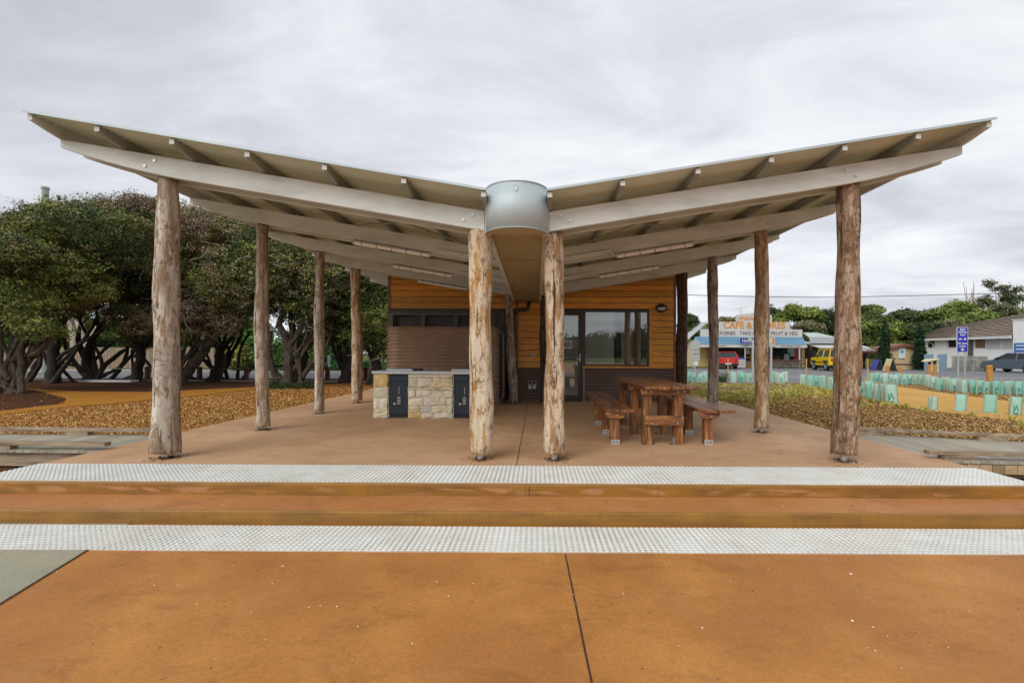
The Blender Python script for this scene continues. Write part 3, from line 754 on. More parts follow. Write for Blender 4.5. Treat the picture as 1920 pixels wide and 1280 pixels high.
MB().box(a+.07,b_-.075,YW-.012,YW-.006,.14,DZ-.13).build('door_pane',GLASS,dro)
hz=MB(); hz.box(b_-.045,b_-.025,YW-.085,YW-.065,.94,1.14); hz.box(b_-.045,b_-.025,YW-.07,YW-.03,.96,.98); hz.box(b_-.045,b_-.025,YW-.07,YW-.03,1.10,1.12); hz.box(b_-.11,b_-.03,YW-.08,YW-.065,1.0,1.02)
hz.build('door_handle',ZINC,dro)
# door notice: white card with black oval
p=W(1062,646,YW-.02); nx0,nx1=p.x-.11,p.x+.135
sg=MB().box(nx0,nx1,YW-.017,YW-.013,p.z-.10,p.z+.10).build('notice',WHITE,dro)
MB().prism([((nx0+nx1)/2+.105*max(-1,min(1,1.25*math.cos(t))),p.z+.045*max(-1,min(1,1.3*math.sin(t)))) for t in np.linspace(0,2*PI,24,endpoint=False)],YW-.019,YW-.017).build('notice_panel',BLACK,sg)
text('lock',.075,((nx0+nx1)/2+.03,YW-.0195,p.z+.004),WHITE,sg,bold=.001,ext=.001)
m=MB()
for dz in (-.075,.075): m.box(nx0+.03,nx1-.03,YW-.0185,YW-.017,p.z+dz-.008,p.z+dz+.008)
m.build('notice_print',BLACK,sg)
# recess and left block: brown frames with openings
MB().box(WLX,WCX-.52,YW-.03,YW+.02,2.10,2.203).build('fascia',BROWNF,bd)
MB().box(WCX-.52,WCX-.03,11.55,11.6,0,2.3).build('recess_door',BROWNF,bd)
MB().box(WCX-.56,WCX-.52,YW-.02,11.55,0,2.2).build('recess_wall',BROWNF,bd)
MB().box(WCX-.52,WCX-.03,YW,11.55,2.15,2.2).build('recess_ceiling',BROWNF,bd)
m=MB(); xs=[WLX+.0]+[ (x-CX)/F*YW for x in (737,790,797,851,858,912)]
mm=MB(); mm.box(WLX,-3.41,YW-.03,YW+.05,0,2.10); mm.box(-2.735,-2.645,YW-.03,YW+.05,1.2,2.10); mm.box(-1.955,-1.865,YW-.03,YW+.05,1.2,2.10); mm.box(-1.175,WCX-.52,YW-.03,YW+.05,0,2.10)
for a_,b2 in ((-3.41,-2.735),(-2.645,-1.955),(-1.865,-1.175)):
    mm.box(a_,b2,YW-.03,YW+.05,2.04,2.10); mm.box(a_,b2,YW-.03,YW+.05,1.2,1.45)
    MB().box(a_,b2,YW+.16,YW+.18,1.45,2.04).build('louvre_panel',BROWNF,bd)
mm.build('window_frame',pm('brown_frame_light',(.12,.090,.080),(.10,.075,.066),5,.4),bd)
MB().box(-3.41,-1.175,YW-.01,YW+.02,0,1.2).build('lower_wall',BROWNF,bd)
# corrugated screen wall in front (rounded ends)
X0,X1,YS=-3.33,-.80,9.90; R=.34; path=[]
path.append((X0,YW-.05,-1,0))
for k in range(13):
    t=PI+PI/2*k/12; path.append((X0+R+R*math.cos(t),YS+R+R*math.sin(t),math.cos(t),math.sin(t)))
for k in range(13):
    t=-PI/2+PI/2*k/12; path.append((X1-R+R*math.cos(t),YS+R+R*math.sin(t),math.cos(t),math.sin(t)))
path.append((X1,10.6,1,0))
scn=wthing('privacy_screen','curved brown corrugated steel screen wall behind the barbecue','screen',(-2,10,0))
o=corr_wall(0,0,.02,1.69,YS,per=.078,A=.016,name='screen_sheet',parent=scn,path=path)
sm=o.modifiers.new('s','SOLIDIFY'); sm.thickness=.004
capm=MB(); capm.tube([(x,y,1.70) for x,y,_,_ in path],.014,6); capm.build('screen_cap',BROWNM,scn,smooth=True)
# outlets, pipes, wall lamp
def outlet(px,py,wd,hd,label):
    p=W(px,py,YW-.03); t=wthing('power_outlet',label,'outlet',(p.x,YW-.03,p.z))
    MB().box(p.x-wd/2,p.x+wd/2,YW-.065,YW-.02,p.z-hd/2,p.z+hd/2).build('cover',pm('grey_plastic',(.45,.45,.43)),t,bevel=.004)
    if hd>.12:
        for dz in (.055,-.055):
            MB().cyl((p.x,YW-.075,p.z+dz),.032,.012,14,'y').build('socket',BLACK if dz>0 else ZINC,t)
    else:
        for dx in (-.03,0,.03): MB().box(p.x+dx-.008,p.x+dx+.008,YW-.069,YW-.064,p.z-.015,p.z+.015).build('switch',WHITE,t)
outlet(1000,664.5,.11,.075,'small grey switch plate on the timber boards between the rear posts')
outlet(993.6,721.5,.085,.19,'weatherproof double socket on dark corrugated wall, left one of the pair')
outlet(1001.9,721.5,.085,.19,'weatherproof double socket on dark corrugated wall, right one of the pair')
def pipe(name,label,pts,r_,mat,cat='pipe'):
    P=[]; pts=[Vector(p) for p in pts]
    for i,p in enumerate(pts):
        if 0<i<len(pts)-1:
            a=(pts[i-1]-p).normalized(); b=(pts[i+1]-p).normalized(); k=min(.09,(pts[i-1]-p).length*.45,(pts[i+1]-p).length*.45)
            for t in (0,.25,.5,.75,1): P.append((p+a*k)*(1-t)**2+p*2*t*(1-t)+(p+b*k)*t*t)
        else: P.append(p)
    return tag(MB().tube(P,r_,12).build(name,mat,smooth=True),label,cat)
PIPEM=pm('pipe_paint',(.11,.09,.08),(.09,.075,.065),4,.4,bmp=0)
pp=[W(925,622,10.3),W(943,622,10.3),W(943,740,10.3),W(938,752,10.3),W(938,757,10.3)]; pp[-1].z=0
pipe('downpipe','grey brown pipe with a bend beside the rear left centre post',pp,.045,PIPEM)
pp=[W(944.5,583,10.7),W(944.5,616,10.7)]; pipe('vent_pipe','short vertical pipe above the bent pipe near the rear centre post',pp,.035,PIPEM)
pp=[W(980,570,10.82),W(994,570,10.82),W(994,583,10.82),W(966,583,10.82),W(966,600,10.82)]
pipe('gutter_outlet_pipe','dark brown bent pipe draining the end of the gutter soffit',[W(991,566,10.75),W(991,580,10.7),W(972,581,10.7),W(966,585,10.7)],.045,BROWNF)
MB2=MB(); p=W(1240,577.5,YW-.04)
t=wthing('wall_lamp','round black and white bulkhead lamp on the timber wall right of the window','lamp',(p.x,YW-.03,p.z))
def dome(c,rx,ry,rz,m,t0=0,t1=PI,col=None,seg=20,rings=8):
    vs=[]
    for i in range(rings+1):
        a=PI/2*i/rings
        for k in range(seg):
            q=2*PI*k/seg; vs.append((c[0]+rx*math.cos(a)*math.cos(q),c[1]-ry*math.sin(a),c[2]+rz*math.cos(a)*math.sin(q)))
    m.add(vs,[(i*seg+k,i*seg+(k+1)%seg,(i+1)*seg+(k+1)%seg,(i+1)*seg+k) for i in range(rings) for k in range(seg)],col); return m
dome((p.x,YW-.045,p.z),.105,.07,.062,MB()).build('lamp_glass',WHITE,t,smooth=True)
m=MB(); vs=[]
m.tube([(p.x+.125*math.cos(a),YW-.06,p.z+.077*math.sin(a)) for a in np.linspace(0,2*PI,25)],.016,8); m.cyl((p.x,YW-.03,p.z),.11,.01,20,'y'); m.build('lamp_rim',BLACK,t,smooth=True)
dd=MB(); vs=[]; seg=20
for i in range(7):
    a=PI/2*i/6
    for k in range(11):
        q=PI*k/10; vs.append((p.x+.128*math.cos(a*.9)*math.cos(q),YW-.045-.085*math.sin(a*.9),p.z+.012+.075*math.cos(a*.9)*math.sin(q)))
dd.add(vs,[(i*11+k,i*11+k+1,(i+1)*11+k+1,(i+1)*11+k) for i in range(6) for k in range(10)]); dd.build('lamp_hood',BLACK,t,smooth=True)

# ------------------------------------------------------------------ barbecue
bq=wthing('barbecue_bench','pale sandstone barbecue bench with steel top and navy cabinet doors','barbecue',(-1.9,8.4,0))
YQ=7.98
def bx(px): return (px-CX)/F*YQ
sc_cols=[(.78,.72,.55),(.74,.69,.55),(.80,.72,.52),(.77,.66,.42),(.70,.66,.55),(.82,.76,.62),(.76,.70,.54),(.72,.54,.24),(.80,.74,.59)]
def stonewall(x0,x1,y0,y1,z0,z1,seed,face='front'):
    rs=random.Random(seed); m=MB(); m.box(x0+.015,x1-.015,y0+.02,y1,z0,z1,(.70,.65,.52)); z=z0
    while z<z1-.02:
        h=min(rs.choice((.05,.10,.13,.17,.20)),z1-z)
        if z1-z-h<.04: h=z1-z
        x=x0
        while x<x1-.01:
            wd=min(rs.uniform(.10,.30) if h>.1 else rs.uniform(.18,.42),x1-x)
            if x1-x-wd<.07: wd=x1-x
            c=rs.choice(sc_cols); k=rs.uniform(.9,1.08); c=tuple(v*k for v in c)
            g=.0035; dx=rs.uniform(-.006,.012)
            # roughened face: 3x3 grid bulging
            N=5; vs=[]; 
            for j in range(N):
                for i in range(N):
                    u,v=i/(N-1),j/(N-1); edge=min(u,1-u,v,1-v)
                    vs.append((x+g+(wd-2*g)*u+rs.uniform(-.009,.009),y0-dx-(.016 if edge>.01 else .0)+rs.uniform(-.007,.007),z+g+(h-2*g)*v+rs.uniform(-.009,.009)))
            fs=[(j*N+i,j*N+i+1,(j+1)*N+i+1,(j+1)*N+i) for j in range(N-1) for i in range(N-1)]
            ring=[i for i in range(N)]+[j*N+N-1 for j in range(1,N)]+[(N-1)*N+i for i in range(N-2,-1,-1)]+[j*N for j in range(N-2,0,-1)]
            o=len(vs); vs+=[(vs[q][0],y0+.03,vs[q][2]) for q in ring]; L_=len(ring)
            fs+=[(ring[(i+1)%L_],ring[i],o+i,o+(i+1)%L_) for i in range(L_)]
            m.add(vs,fs,c); x+=wd
        z+=h
    # rough outer sides
    for xs_,s_ in ((x0,-1),(x1,1)):
        z=z0
        while z<z1-.02:
            h=min(rs.uniform(.07,.14),z1-z); c=rs.choice(sc_cols); k=rs.uniform(.75,1); dpt=rs.uniform(.008,.02)
            y=y0+.03
            while y<y1-.02:
                wd=min(rs.uniform(.12,.3),y1-y)
                m.box(min(xs_,xs_+s_*dpt),max(xs_,xs_+s_*dpt),y+.003,y+wd-.003,z+.003,z+h-.003,tuple(v*k for v in c)); y+=wd
            z+=h
    return m
CT=.775
for i,(a,b_) in enumerate(((701,727),(766,849),(891,912))):
    stonewall(bx(a),bx(b_),YQ,8.75,0,CT,21+i).build('stone_pier',STONE,bq)
stonewall(bx(727),bx(891),8.6,8.75,0,CT,30).build('stone_back',STONE,bq)
ctop=MB().box(bx(698),bx(914),YQ-.03,8.8,CT,CT+.05).build('steel_top',ZINC,bq,bevel=.006)
for a,b_ in ((722,771),(845,893)):
    MB().box(bx(a),bx(b_),8.05,8.6,CT+.05,CT+.085).build('hotplate_rim',ZINC,bq,bevel=.006)
    MB().box(bx(a)+.04,bx(b_)-.04,8.09,8.56,CT+.085,CT+.092).build('hotplate',pm('hotplate_steel',(.25,.25,.25),None,20,.3,.9),bq)
MB().box(bx(772),bx(781),8.2,8.45,CT+.05,CT+.085).build('drip_tray',BLACK,bq)
for a,b_ in ((727,766),(849,891)):
    x0,x1=bx(a)+.012,bx(b_)-.012; yd=YQ+.05
    cbn=MB().box(x0,x1,yd+.02,8.55,.03,CT-.005).build('cabinet',NAVY,bq)
    MB().box(x0+.01,x1-.01,yd,yd+.02,CT-.13,CT-.01).build('control_panel',NAVY,cbn,bevel=.005)
    dm=MB().box(x0+.01,x1-.01,yd-.006,yd+.02,.07,CT-.145).build('cabinet_door',NAVY,cbn,bevel=.006)
    m=MB()
    for k in (-.10,0,.10): m.box((x0+x1)/2+k-.028,(x0+x1)/2+k+.028,yd-.009,yd-.005,.575,.59); m.box((x0+x1)/2+k-.028,(x0+x1)/2+k+.028,yd-.009,yd-.005,.16,.168)
    m.build('vent_slot',BLACK,cbn)
    m=MB(); xm=(x0+x1)/2+.005
    m.box(xm-.014,xm+.014,yd-.010,yd-.006,.40,.555); m.box(xm-.05,xm+.05,yd-.010,yd-.006,.22,.40); m.build('instruction_sticker',BLACK,cbn,bevel=.002)
    m=MB()
    for k,zz_ in enumerate((.37,.345,.32,.30,.275,.25)): wd=.034 if k%2 else .026; m.box(xm-wd,xm+wd,yd-.0115,yd-.010,zz_-.004,zz_+.004)
    for k in range(9): m.box(xm-.007,xm+.007,yd-.0115,yd-.010,.42+k*.015,.427+k*.015)
    m.build('sticker_print',WHITE,cbn)
    MB().cyl((xm-.075,yd-.02,.25),.020,.016,16,'y').build('lock_knob',ZINC,cbn)
    MB().box(x0,x1,yd+.01,8.5,0,.05).build('plinth',BLACK,cbn)

# ------------------------------------------------------------------ picnic table and benches
def tone(): t=random.uniform(.8,1.15); return (t,t*random.uniform(.92,1.04),t*random.uniform(.9,1.05))
tb=wthing('picnic_table','long reddish brown timber picnic table on square legs','table',(1.68,6.8,0))
TY0,TY1,TZ=5.60,8.0,.752
pw=.163
for k in range(4):
    x=1.345+k*.169; y0=TY0+random.uniform(0,.02)
    MB().box(x,x+pw-.002,y0,TY1+random.uniform(-.02,.02),TZ-.038,TZ,tone()).build('plank',FURN,tb,bevel=.006)
for yy_ in (5.84,6.57,7.42):
    for x in (1.375,1.775):
        MB().box(x,x+.105,yy_-.06,yy_+.06,.0,TZ-.10,tone()).build('leg',FURNZ,tb,bevel=.005)
        MB().box(x+(.105 if x<1.5 else -.006),x+(.111 if x<1.5 else 0),yy_-.05,yy_+.05,0,.09).build('foot_bracket',ZINC,tb)
        MB().box(x+(.105 if x<1.5 else -.05),x+(.155 if x<1.5 else 0),yy_-.035,yy_+.035,.001,.006).build('foot_bracket',pm('rusty_plate',(.1,.1,.1)),tb)
    cz=MB(); cz.prism([(1.33,TZ-.04),(1.96,TZ-.04),(1.96,TZ-.09),(1.94,TZ-.115),(1.35,TZ-.115),(1.33,TZ-.09)],yy_-.10,yy_-.062,col=tone()); co_=cz.build('cleat',FURNX,tb,bevel=.004)
    for x in (1.39,1.46,1.80,1.88): MB().cyl((x,yy_-.112,TZ-.072),.011,.014,8,'y').build('bolt',ZINC,co_)
br=MB().box(1.385,1.885,5.745,5.778,.255,.375,tone()).build('brace_board',FURNX,tb,bevel=.004)
for x,z in ((1.41,.35),(1.47,.28),(1.80,.28),(1.86,.35)): MB().cyl((x,5.735,z),.010,.014,8,'y').build('bolt',ZINC,br)
MB().box(1.385,1.885,7.49,7.52,.255,.375,tone()).build('brace_board',FURNX,tb,bevel=.004)
def bench(x0,x1,xl,label):
    t=wthing('bench',label,'bench',((x0+x1)/2,7,0),'benches of the picnic table'); Z=.452; mid=(x0+x1)/2
    for k,(a,b_) in enumerate(((x0,mid-.005),(mid+.005,x1))):
        ch=.07 if k==0 else .0
        pts=[(a+ch,5.73),(b_,5.73),(b_,8.38),(a,8.38),(a,5.73+ch*1.2)]
        MB().prism(pts,Z-.04,Z,'z',col=tone()).build('plank',FURN,t,bevel=.006)
    for yy_ in (5.86,6.6,7.45):
        MB().box(xl,xl+.105,yy_-.055,yy_+.055,0,Z-.095,tone()).build('leg',FURNZ,t,bevel=.005)
        b2=MB().box(xl-.004,xl+.109,yy_-.061,yy_-.056,0,.062).build('foot_bracket',ZINC,t)
        for dx in (.03,.075): MB().cyl((xl+dx,yy_-.068,.032),.008,.008,8,'y').build('bolt',BLACK,b2)
        w0,w1=xl-.075,xl+.18; 
        cl_=MB().prism([(w0,Z-.042),(w1,Z-.042),(w1,Z-.07),(w1-.02,Z-.1),(w1-.04,Z-.115),(w0+.04,Z-.115),(w0+.02,Z-.1),(w0,Z-.07)],yy_-.09,yy_-.057,col=tone()).build('cleat',FURNX,t,bevel=.003)
        MB().cyl((xl+.07,yy_-.1,Z-.08),.009,.012,8,'y').build('bolt',ZINC,cl_)
bench(.895,1.255,.97,'reddish brown timber bench on the left side of the picnic table')
bench(2.09,2.53,2.165,'reddish brown timber bench on the right side of the picnic table')

# ------------------------------------------------------------------ boardwalks
def boardwalk(x0,x1,yn,yf,side):
    """boards lie across the walk; yn,yf callables"""
    m=MB(); x=x0
    while x<x1:
        w_=.088; m.prism([(x,yn(x)),(x+w_,yn(x+w_)),(x+w_,yf(x+w_)),(x,yf(x))],-.035,-.003,'z',col=tone()); x+=.094
    struct(m.build('boardwalk',DECK))
    m=MB()
    for t in (.08,.5,.92):
        ya=yn(x0)*(1-t)+yf(x0)*t; yb=yn(x1)*(1-t)+yf(x1)*t
        m.prism([(x0,ya-.04),(x1,yb-.04),(x1,yb+.04),(x0,ya+.04)],-.20,-.036,'z')
    struct(m.build('boardwalk_joists',KERB))
yn_l=lambda x:5.30+(SX0-x)*.02; yf_l=lambda x:6.32+(SX0-x)*.015
boardwalk(-12,SX0-.01,yn_l,yf_l,-1)
yn_r=lambda x:5.05-(x-SX1)*.10; yf_r=lambda x:6.75-(x-SX1)*.30
boardwalk(SX1+.01,10.5,yn_r,yf_r,1)
def kerb(x0,x1,fy,off,z0,label,blocks=True,z1=None):
    t=wthing('timber_kerb',label,'kerb rail',((x0+x1)/2,fy((x0+x1)/2),0),'boardwalk edge rails')
    m=MB(); m.prism([(x0,fy(x0)+off-.045),(x1,fy(x1)+off-.045),(x1,fy(x1)+off+.045),(x0,fy(x0)+off+.045)],z0,z0+.045,'z'); m.build('rail',KERB,t,bevel=.006)
    if blocks:
        x=x0+.15
        while x<x1-.34:
            MB().prism([(x,fy(x)+off-.045),(x+.3,fy(x+.3)+off-.045),(x+.3,fy(x+.3)+off+.045),(x,fy(x)+off+.045)],-.003,z0-.001,'z').build('packer',KERB,t); x+=1.35
kerb(-12,SX0+.02,yf_l,-.04,.045,'weathered timber kerb rail along the mulch side of the left boardwalk')
kerb(-12,-5.02,yn_l,.05,.045,'short weathered timber kerb rail at the near side of the left boardwalk')
kerb(SX1+.03,10.5,yf_r,-.04,.05,'reddish timber kerb rail along the mulch side of the right boardwalk')
kerb(4.40,10.5,yn_r,.05,.05,'weathered timber kerb rail at the near side of the right boardwalk')
# packer blocks row under near edge at right
m=MB(); x=SX1+.12
while x<10.4:
    tt=random.uniform(.6,1.2); m.prism([(x,yn_r(x)-.01),(x+.115,yn_r(x+.115)-.01),(x+.115,yn_r(x+.115)+.10),(x,yn_r(x)+.10)],-.14,-.045,'z',col=(.42*tt,.30*tt,.17*tt)); x+=.125
tag(m.build('edging_blocks',STONE),'row of small tan blocks edging the soil below the right boardwalk','edging')
# timber frames lying in the garden at right
def log_rail(p,q,w_,z0,z1,label):
    p=Vector(p);q=Vector(q);t_=(q-p).normalized();s_=Vector((-t_.y,t_.x,0))*w_
    tag(MB().prism([((p-s_).x,(p-s_).y),((q-s_).x,(q-s_).y),((q+s_).x,(q+s_).y),((p+s_).x,(p+s_).y)],z0,z1,'z').build('timber_edging',KERB),label,'edging','timber edgings in the right garden')
log_rail(G(1292,719.5),G(1455,719.5),.06,-.06,.05,'far timber edging behind the picnic table, before the road')
log_rail(G(1300,728),G(1465,729),.06,-.06,.05,'near timber edging behind the picnic table, lying in the mulch')
log_rail(G(1455,719.5),G(1487,728),.06,-.06,.05,'short dark timber edging joining the two long ones')

# ------------------------------------------------------------------ chips, grass
def chips(name,label,npts,region,pal,zf,smin=.02,smax=.06,seed=1):
    rs=np.random.RandomState(seed); P=[]
    while len(P)<npts:
        p=region(rs)
        if p is not None: P.append(p)
    P=np.array(P); N=len(P); L=rs.uniform(smin,smax,N); Wd=L*rs.uniform(.25,.5,N); a=rs.uniform(0,2*PI,N); ti=rs.uniform(-.7,.7,N); tj=rs.uniform(-.5,.5,N)
    ux=np.stack([np.cos(a)*np.cos(ti),np.sin(a)*np.cos(ti),np.sin(ti)],1)*L[:,None]*.5
    vx=np.stack([-np.sin(a)*np.cos(tj),np.cos(a)*np.cos(tj),np.sin(tj)],1)*Wd[:,None]*.5
    c=np.stack([P[:,0],P[:,1],np.full(N,zf)+rs.uniform(.002,.022,N)],1)
    V=np.stack([c-ux-vx,c+ux-vx,c+ux+vx,c-ux+vx],1).reshape(-1,3)
    pal=np.array(pal); col=pal[rs.randint(0,len(pal),N)]*rs.uniform(.7,1.25,(N,1))
    return tag(quads(name,V,np.repeat(col,4,0),CHIP),label,'mulch',kind='stuff')
def quads(name,V,col,mat,parent=None,k=4):
    N=len(V)//k; me=bpy.data.meshes.new(name)
    me.vertices.add(len(V)); me.vertices.foreach_set('co',V.astype(np.float32).ravel())
    me.loops.add(len(V)); me.loops.foreach_set('vertex_index',np.arange(len(V),dtype=np.int32))
    me.polygons.add(N); me.polygons.foreach_set('loop_start',np.arange(0,len(V),k,dtype=np.int32))
    try: me.polygons.foreach_set('loop_total',np.full(N,k,dtype=np.int32))
    except Exception: pass
    me.update(calc_edges=True)
    a=me.attributes.new('col','FLOAT_COLOR','POINT'); a.data.foreach_set('color',np.concatenate([col,np.ones((len(col),1))],1).astype(np.float32).ravel())
    me.materials.append(mat); o=bpy.data.objects.new(name,me); C.objects.link(o)
    if parent: o.parent=parent
    return o
def regL(rs):
    y=6.4+9*rs.rand()**1.5; x=rs.uniform(-6.0-y*1.1,SX0-.02)
    u=x/y*F+CX; v=CY+(1.21)/y*F+ROLL*(u-CX)
    if u<-150: return None
    # keep off the sandy path and the dark bed
    edge=np.interp(u,[-200,0,140,215,340,483,720],[812,778,762,757,745,729,722])
    if v<edge+1: return None if rs.rand()<.985 else (x,y)
    return (x,y)
chips('bark_mulch','orange bark chips spread left of the shelter',100000,regL,[(.62,.36,.10),(.55,.27,.06),(.40,.17,.04),(.70,.48,.20),(.22,.08,.02)],-.05,.013,.042,seed=3)
def regR(rs):
    y=6.2+12*rs.rand()**1.4; x=rs.uniform(SX1+.02,7+y*1.1)
    if y<6.95-(x-SX1)*.3+.05: return None
    u=x/y*F+CX; v=CY+(1.21)/y*F+ROLL*(u-CX)
    if u>2050: return None
    lo=np.interp(u,[1575,1610,1680,1745,1920,2150],[727,739,760,769,790,830]); hi=np.interp(u,[1560,1607,1671,1780,1920,2150],[714,716,722.5,738,755,780])
    if u>1560 and hi-.5<v<lo+.5: return None
    return (x,y)
chips('bark_mulch','brown bark chips spread in the garden right of the shelter',100000,regR,[(.55,.34,.12),(.40,.21,.07),(.66,.48,.24),(.22,.10,.035),(.60,.42,.13),(.14,.06,.02)],-.05,.013,.045,seed=4)
def tufts(name,label,spots,h0,h1,nb,pal,seed,zg=-.05,spread=.10):
    rs=np.random.RandomState(seed); V=[];Cc=[]
    for (x,y) in spots:
        hh=rs.uniform(h0,h1); base=np.array(pal[rs.randint(len(pal))])*rs.uniform(.8,1.2)
        for _ in range(nb):
            a=rs.uniform(0,2*PI); r_=rs.uniform(0,spread*.4); bx_,by_=x+r_*math.cos(a),y+r_*math.sin(a)
            ln=hh*rs.uniform(.5,1); le=rs.uniform(.2,.9)*ln; w_=.004*(1+y*.05); b=a+rs.uniform(-.5,.5)
            m1=(bx_+math.cos(b)*le*.35,by_+math.sin(b)*le*.35,zg+ln*.6); t1=(bx_+math.cos(b)*le,by_+math.sin(b)*le,zg+ln*rs.uniform(.7,.95))
            px_,py_=-math.sin(b)*w_,math.cos(b)*w_
            V+=[(bx_-px_,by_-py_,zg),(bx_+px_,by_+py_,zg),(m1[0]+px_,m1[1]+py_,m1[2]),(m1[0]-px_,m1[1]-py_,m1[2]),
                (m1[0]-px_,m1[1]-py_,m1[2]),(m1[0]+px_,m1[1]+py_,m1[2]),(t1[0]+px_*.2,t1[1]+py_*.2,t1[2]),(t1[0]-px_*.2,t1[1]-py_*.2,t1[2])]
            Cc+=[tuple(base)]*8
    return tag(quads(name,np.array(V),np.array(Cc),LEAF),label,'grass',kind='stuff')
sp_=[]
rs_=random.Random(5)
while len(sp_)<1900:
    u=rs_.uniform(1290,1930); v=rs_.uniform(722,765); 
    lo=np.interp(u,[1290,1400,1500,1575,1680,1745,1920],[748,755,745,738,764,772,792])
    if v>lo+ (14 if rs_.random()<.1 else 0): continue
    if u>1600 and v<np.interp(u,[1600,1680,1745,1920],[739,762,770,790]): continue
    p=G(u,v,-.05); sp_.append((p.x,p.y))
for u,v in ((1615,768),(1611,760),(1700,762),(1705,765),(1728,768),(1733,772),(1865,775),(1873,781),(1900,788),(1910,792),(1915,800),(1905,775),(1820,780),(1690,764)):
    for _ in range(3):
        p=G(u+rs_.uniform(-4,4),v+rs_.uniform(-2,2),-.05); sp_.append((p.x,p.y))
tufts('grass_tufts','thin yellow green grass coming up through the mulch at right',sp_,.06,.17,9,[(.40,.40,.07),(.55,.46,.10),(.28,.34,.06),(.62,.50,.18)],6)

# ------------------------------------------------------------------ tree guards
TG=[pm('guard_plastic_%d'%i,c,tuple(x*.86 for x in c),9,.45,bmp=.4,bdist=.01) for i,c in enumerate(((.55,.88,.80),(.72,.92,.88),(.45,.82,.74)))]
for g_ in TG:
    n_=g_.node_tree; o_=n_.nodes['Material Output']; p_=n_.nodes['Principled BSDF']; t_=n_.nodes.new('ShaderNodeBsdfTransparent'); tl=n_.nodes.new('ShaderNodeBsdfTranslucent'); tl.inputs[0].default_value=(.45,.85,.75,1)
    x1_=n_.nodes.new('ShaderNodeMixShader'); x1_.inputs[0].default_value=.4; n_.links.new(p_.outputs[0],x1_.inputs[1]); n_.links.new(tl.outputs[0],x1_.inputs[2])
    x2_=n_.nodes.new('ShaderNodeMixShader'); x2_.inputs[0].default_value=.22; n_.links.new(x1_.outputs[0],x2_.inputs[1]); n_.links.new(t_.outputs[0],x2_.inputs[2]); n_.links.new(x2_.outputs[0],o_.inputs[0])
GPR=pm('guard_print',(.02,.26,.17)); STAKE=pm('stake_timber',(.60,.42,.22),(.45,.30,.15),9,.8)
def guard_proto(w_,h,mat,printed,seed):
    w_*=1.3; h*=1.08
    rs=random.Random(seed); t=thing('tree_guard','x','tree guard')
    k=3; pts=[(w_*.5*math.cos(2*PI*i/k+PI/2),w_*.5*math.sin(2*PI*i/k+PI/2)) for i in range(k)]
    # sleeve pulled round the stakes, sides sag in
    ring=[]
    for i in range(k):
        a=pts[i]; b=pts[(i+1)%k]
        for s_ in (0,.25,.5,.75):
            x=a[0]*(1-s_)+b[0]*s_; y=a[1]*(1-s_)+b[1]*s_; f=1-.10*math.sin(PI*s_)
            ring.append((x*f,y*f))
    m=MB(); R=6; L=len(ring); vs=[]
    for j in range(R):
        q=j/(R-1)
        for x,y in ring: vs.append((x*(1+rs.uniform(-.06,.06)),y*(1+rs.uniform(-.06,.06)),.01+h*q+(rs.uniform(-.014,.014) if j in (0,R-1) else 0)))
    m.add(vs,[(j*L+i,j*L+(i+1)%L,(j+1)*L+(i+1)%L,(j+1)*L+i) for j in range(R-1) for i in range(L)])
    m.build('sleeve',mat,t,smooth=True)
    for x,y in pts: MB().box(x-.005,x+.005,y-.005,y+.005,-.02,h*1.12+rs.uniform(0,.05)).build('stake',STAKE,t)
    if printed:
        m=MB(); yy_=-w_*.25
        m.prism([(-.05,.10),(.0,.24),(.05,.10),(.03,.10),(0,.19),(-.03,.10)],yy_-.003,yy_)
        m.box(-.045,.045,yy_-.003,yy_,.05,.062); m.box(-.03,.045,yy_-.003,yy_,.03,.042); m.box(-.06,-.045,yy_-.003,yy_,.03,.22)
        m.build('printed_mark',GPR,t)
    return t
protos=[guard_proto(.20,.36,TG[i%3],i%2==0,40+i) for i in range(6)]
used=set()
def guard(px,py,label,group,k=None,s=1.0,z=-.05):
    k=random.randrange(6) if k is None else k
    p=G(px,py,z)
    if k in used: o=copy_tree(protos[k])
    else: used.add(k); o=protos[k]
    o.location=p; o.rotation_euler=(random.uniform(-.08,.08),random.uniform(-.08,.08),random.uniform(-.6,.6)); o.scale=(s,s,s*random.uniform(.92,1.08))
    o['label']=label; o['group']=group
for i in range(17):
    t=i/16; px=1503+(1671-1503)*t**.85; py=np.interp(px,[1503,1556,1610,1671],[723,731,745,757])
    guard(px,py,'pale green plastic tree guard in the row along the near side of the sand path','tree guards on the near side of the sand path',s=1.12)
for i in range(34):
    px=1636+(1826-1636)*i/33+random.uniform(-2,2); py=np.interp(px,[1633,1730,1760,1826],[718,722,731,737])+random.uniform(-2,1.5)
    guard(px,py,'green printed tree guard in the dense row beyond the sand path','tree guards beyond the sand path',k=random.choice((0,2,4,1)))
for i,px in enumerate((1834,1846,1866,1878,1893,1908,1925)):
    guard(px,738+i*.7,'green printed tree guard near the tallest bollard, right end of far row','tree guards at the right end of the far row',k=random.choice((0,2,4)))
for px,py,l in ((1748,768,'narrow folded green tree guard, leftmost of the four standing alone at the sand path edge'),(1797,771,'wide crumpled pale green tree guard, second of the four alone at the sand path edge'),(1853,774,'tall tapering green tree guard, third of the four alone at the sand path edge'),(1900,778,'printed green tree guard with grass at its foot, rightmost of four by the sand path')):
    guard(px,py,l,'single tree guards at the sand path edge',k={1748:1,1797:3,1853:5,1900:0}[px],s={1748:.72,1797:.95,1853:.92,1900:.9}[px])
for i,px in enumerate((1293,1301,1312,1320,1371,1375,1385,1392,1404,1450,1457,1464,1471)):
    guard(px,716+(i%3)*1.2,'pale green tree guard before the road, seen between the posts behind the table','tree guards before the road',s=1.1)

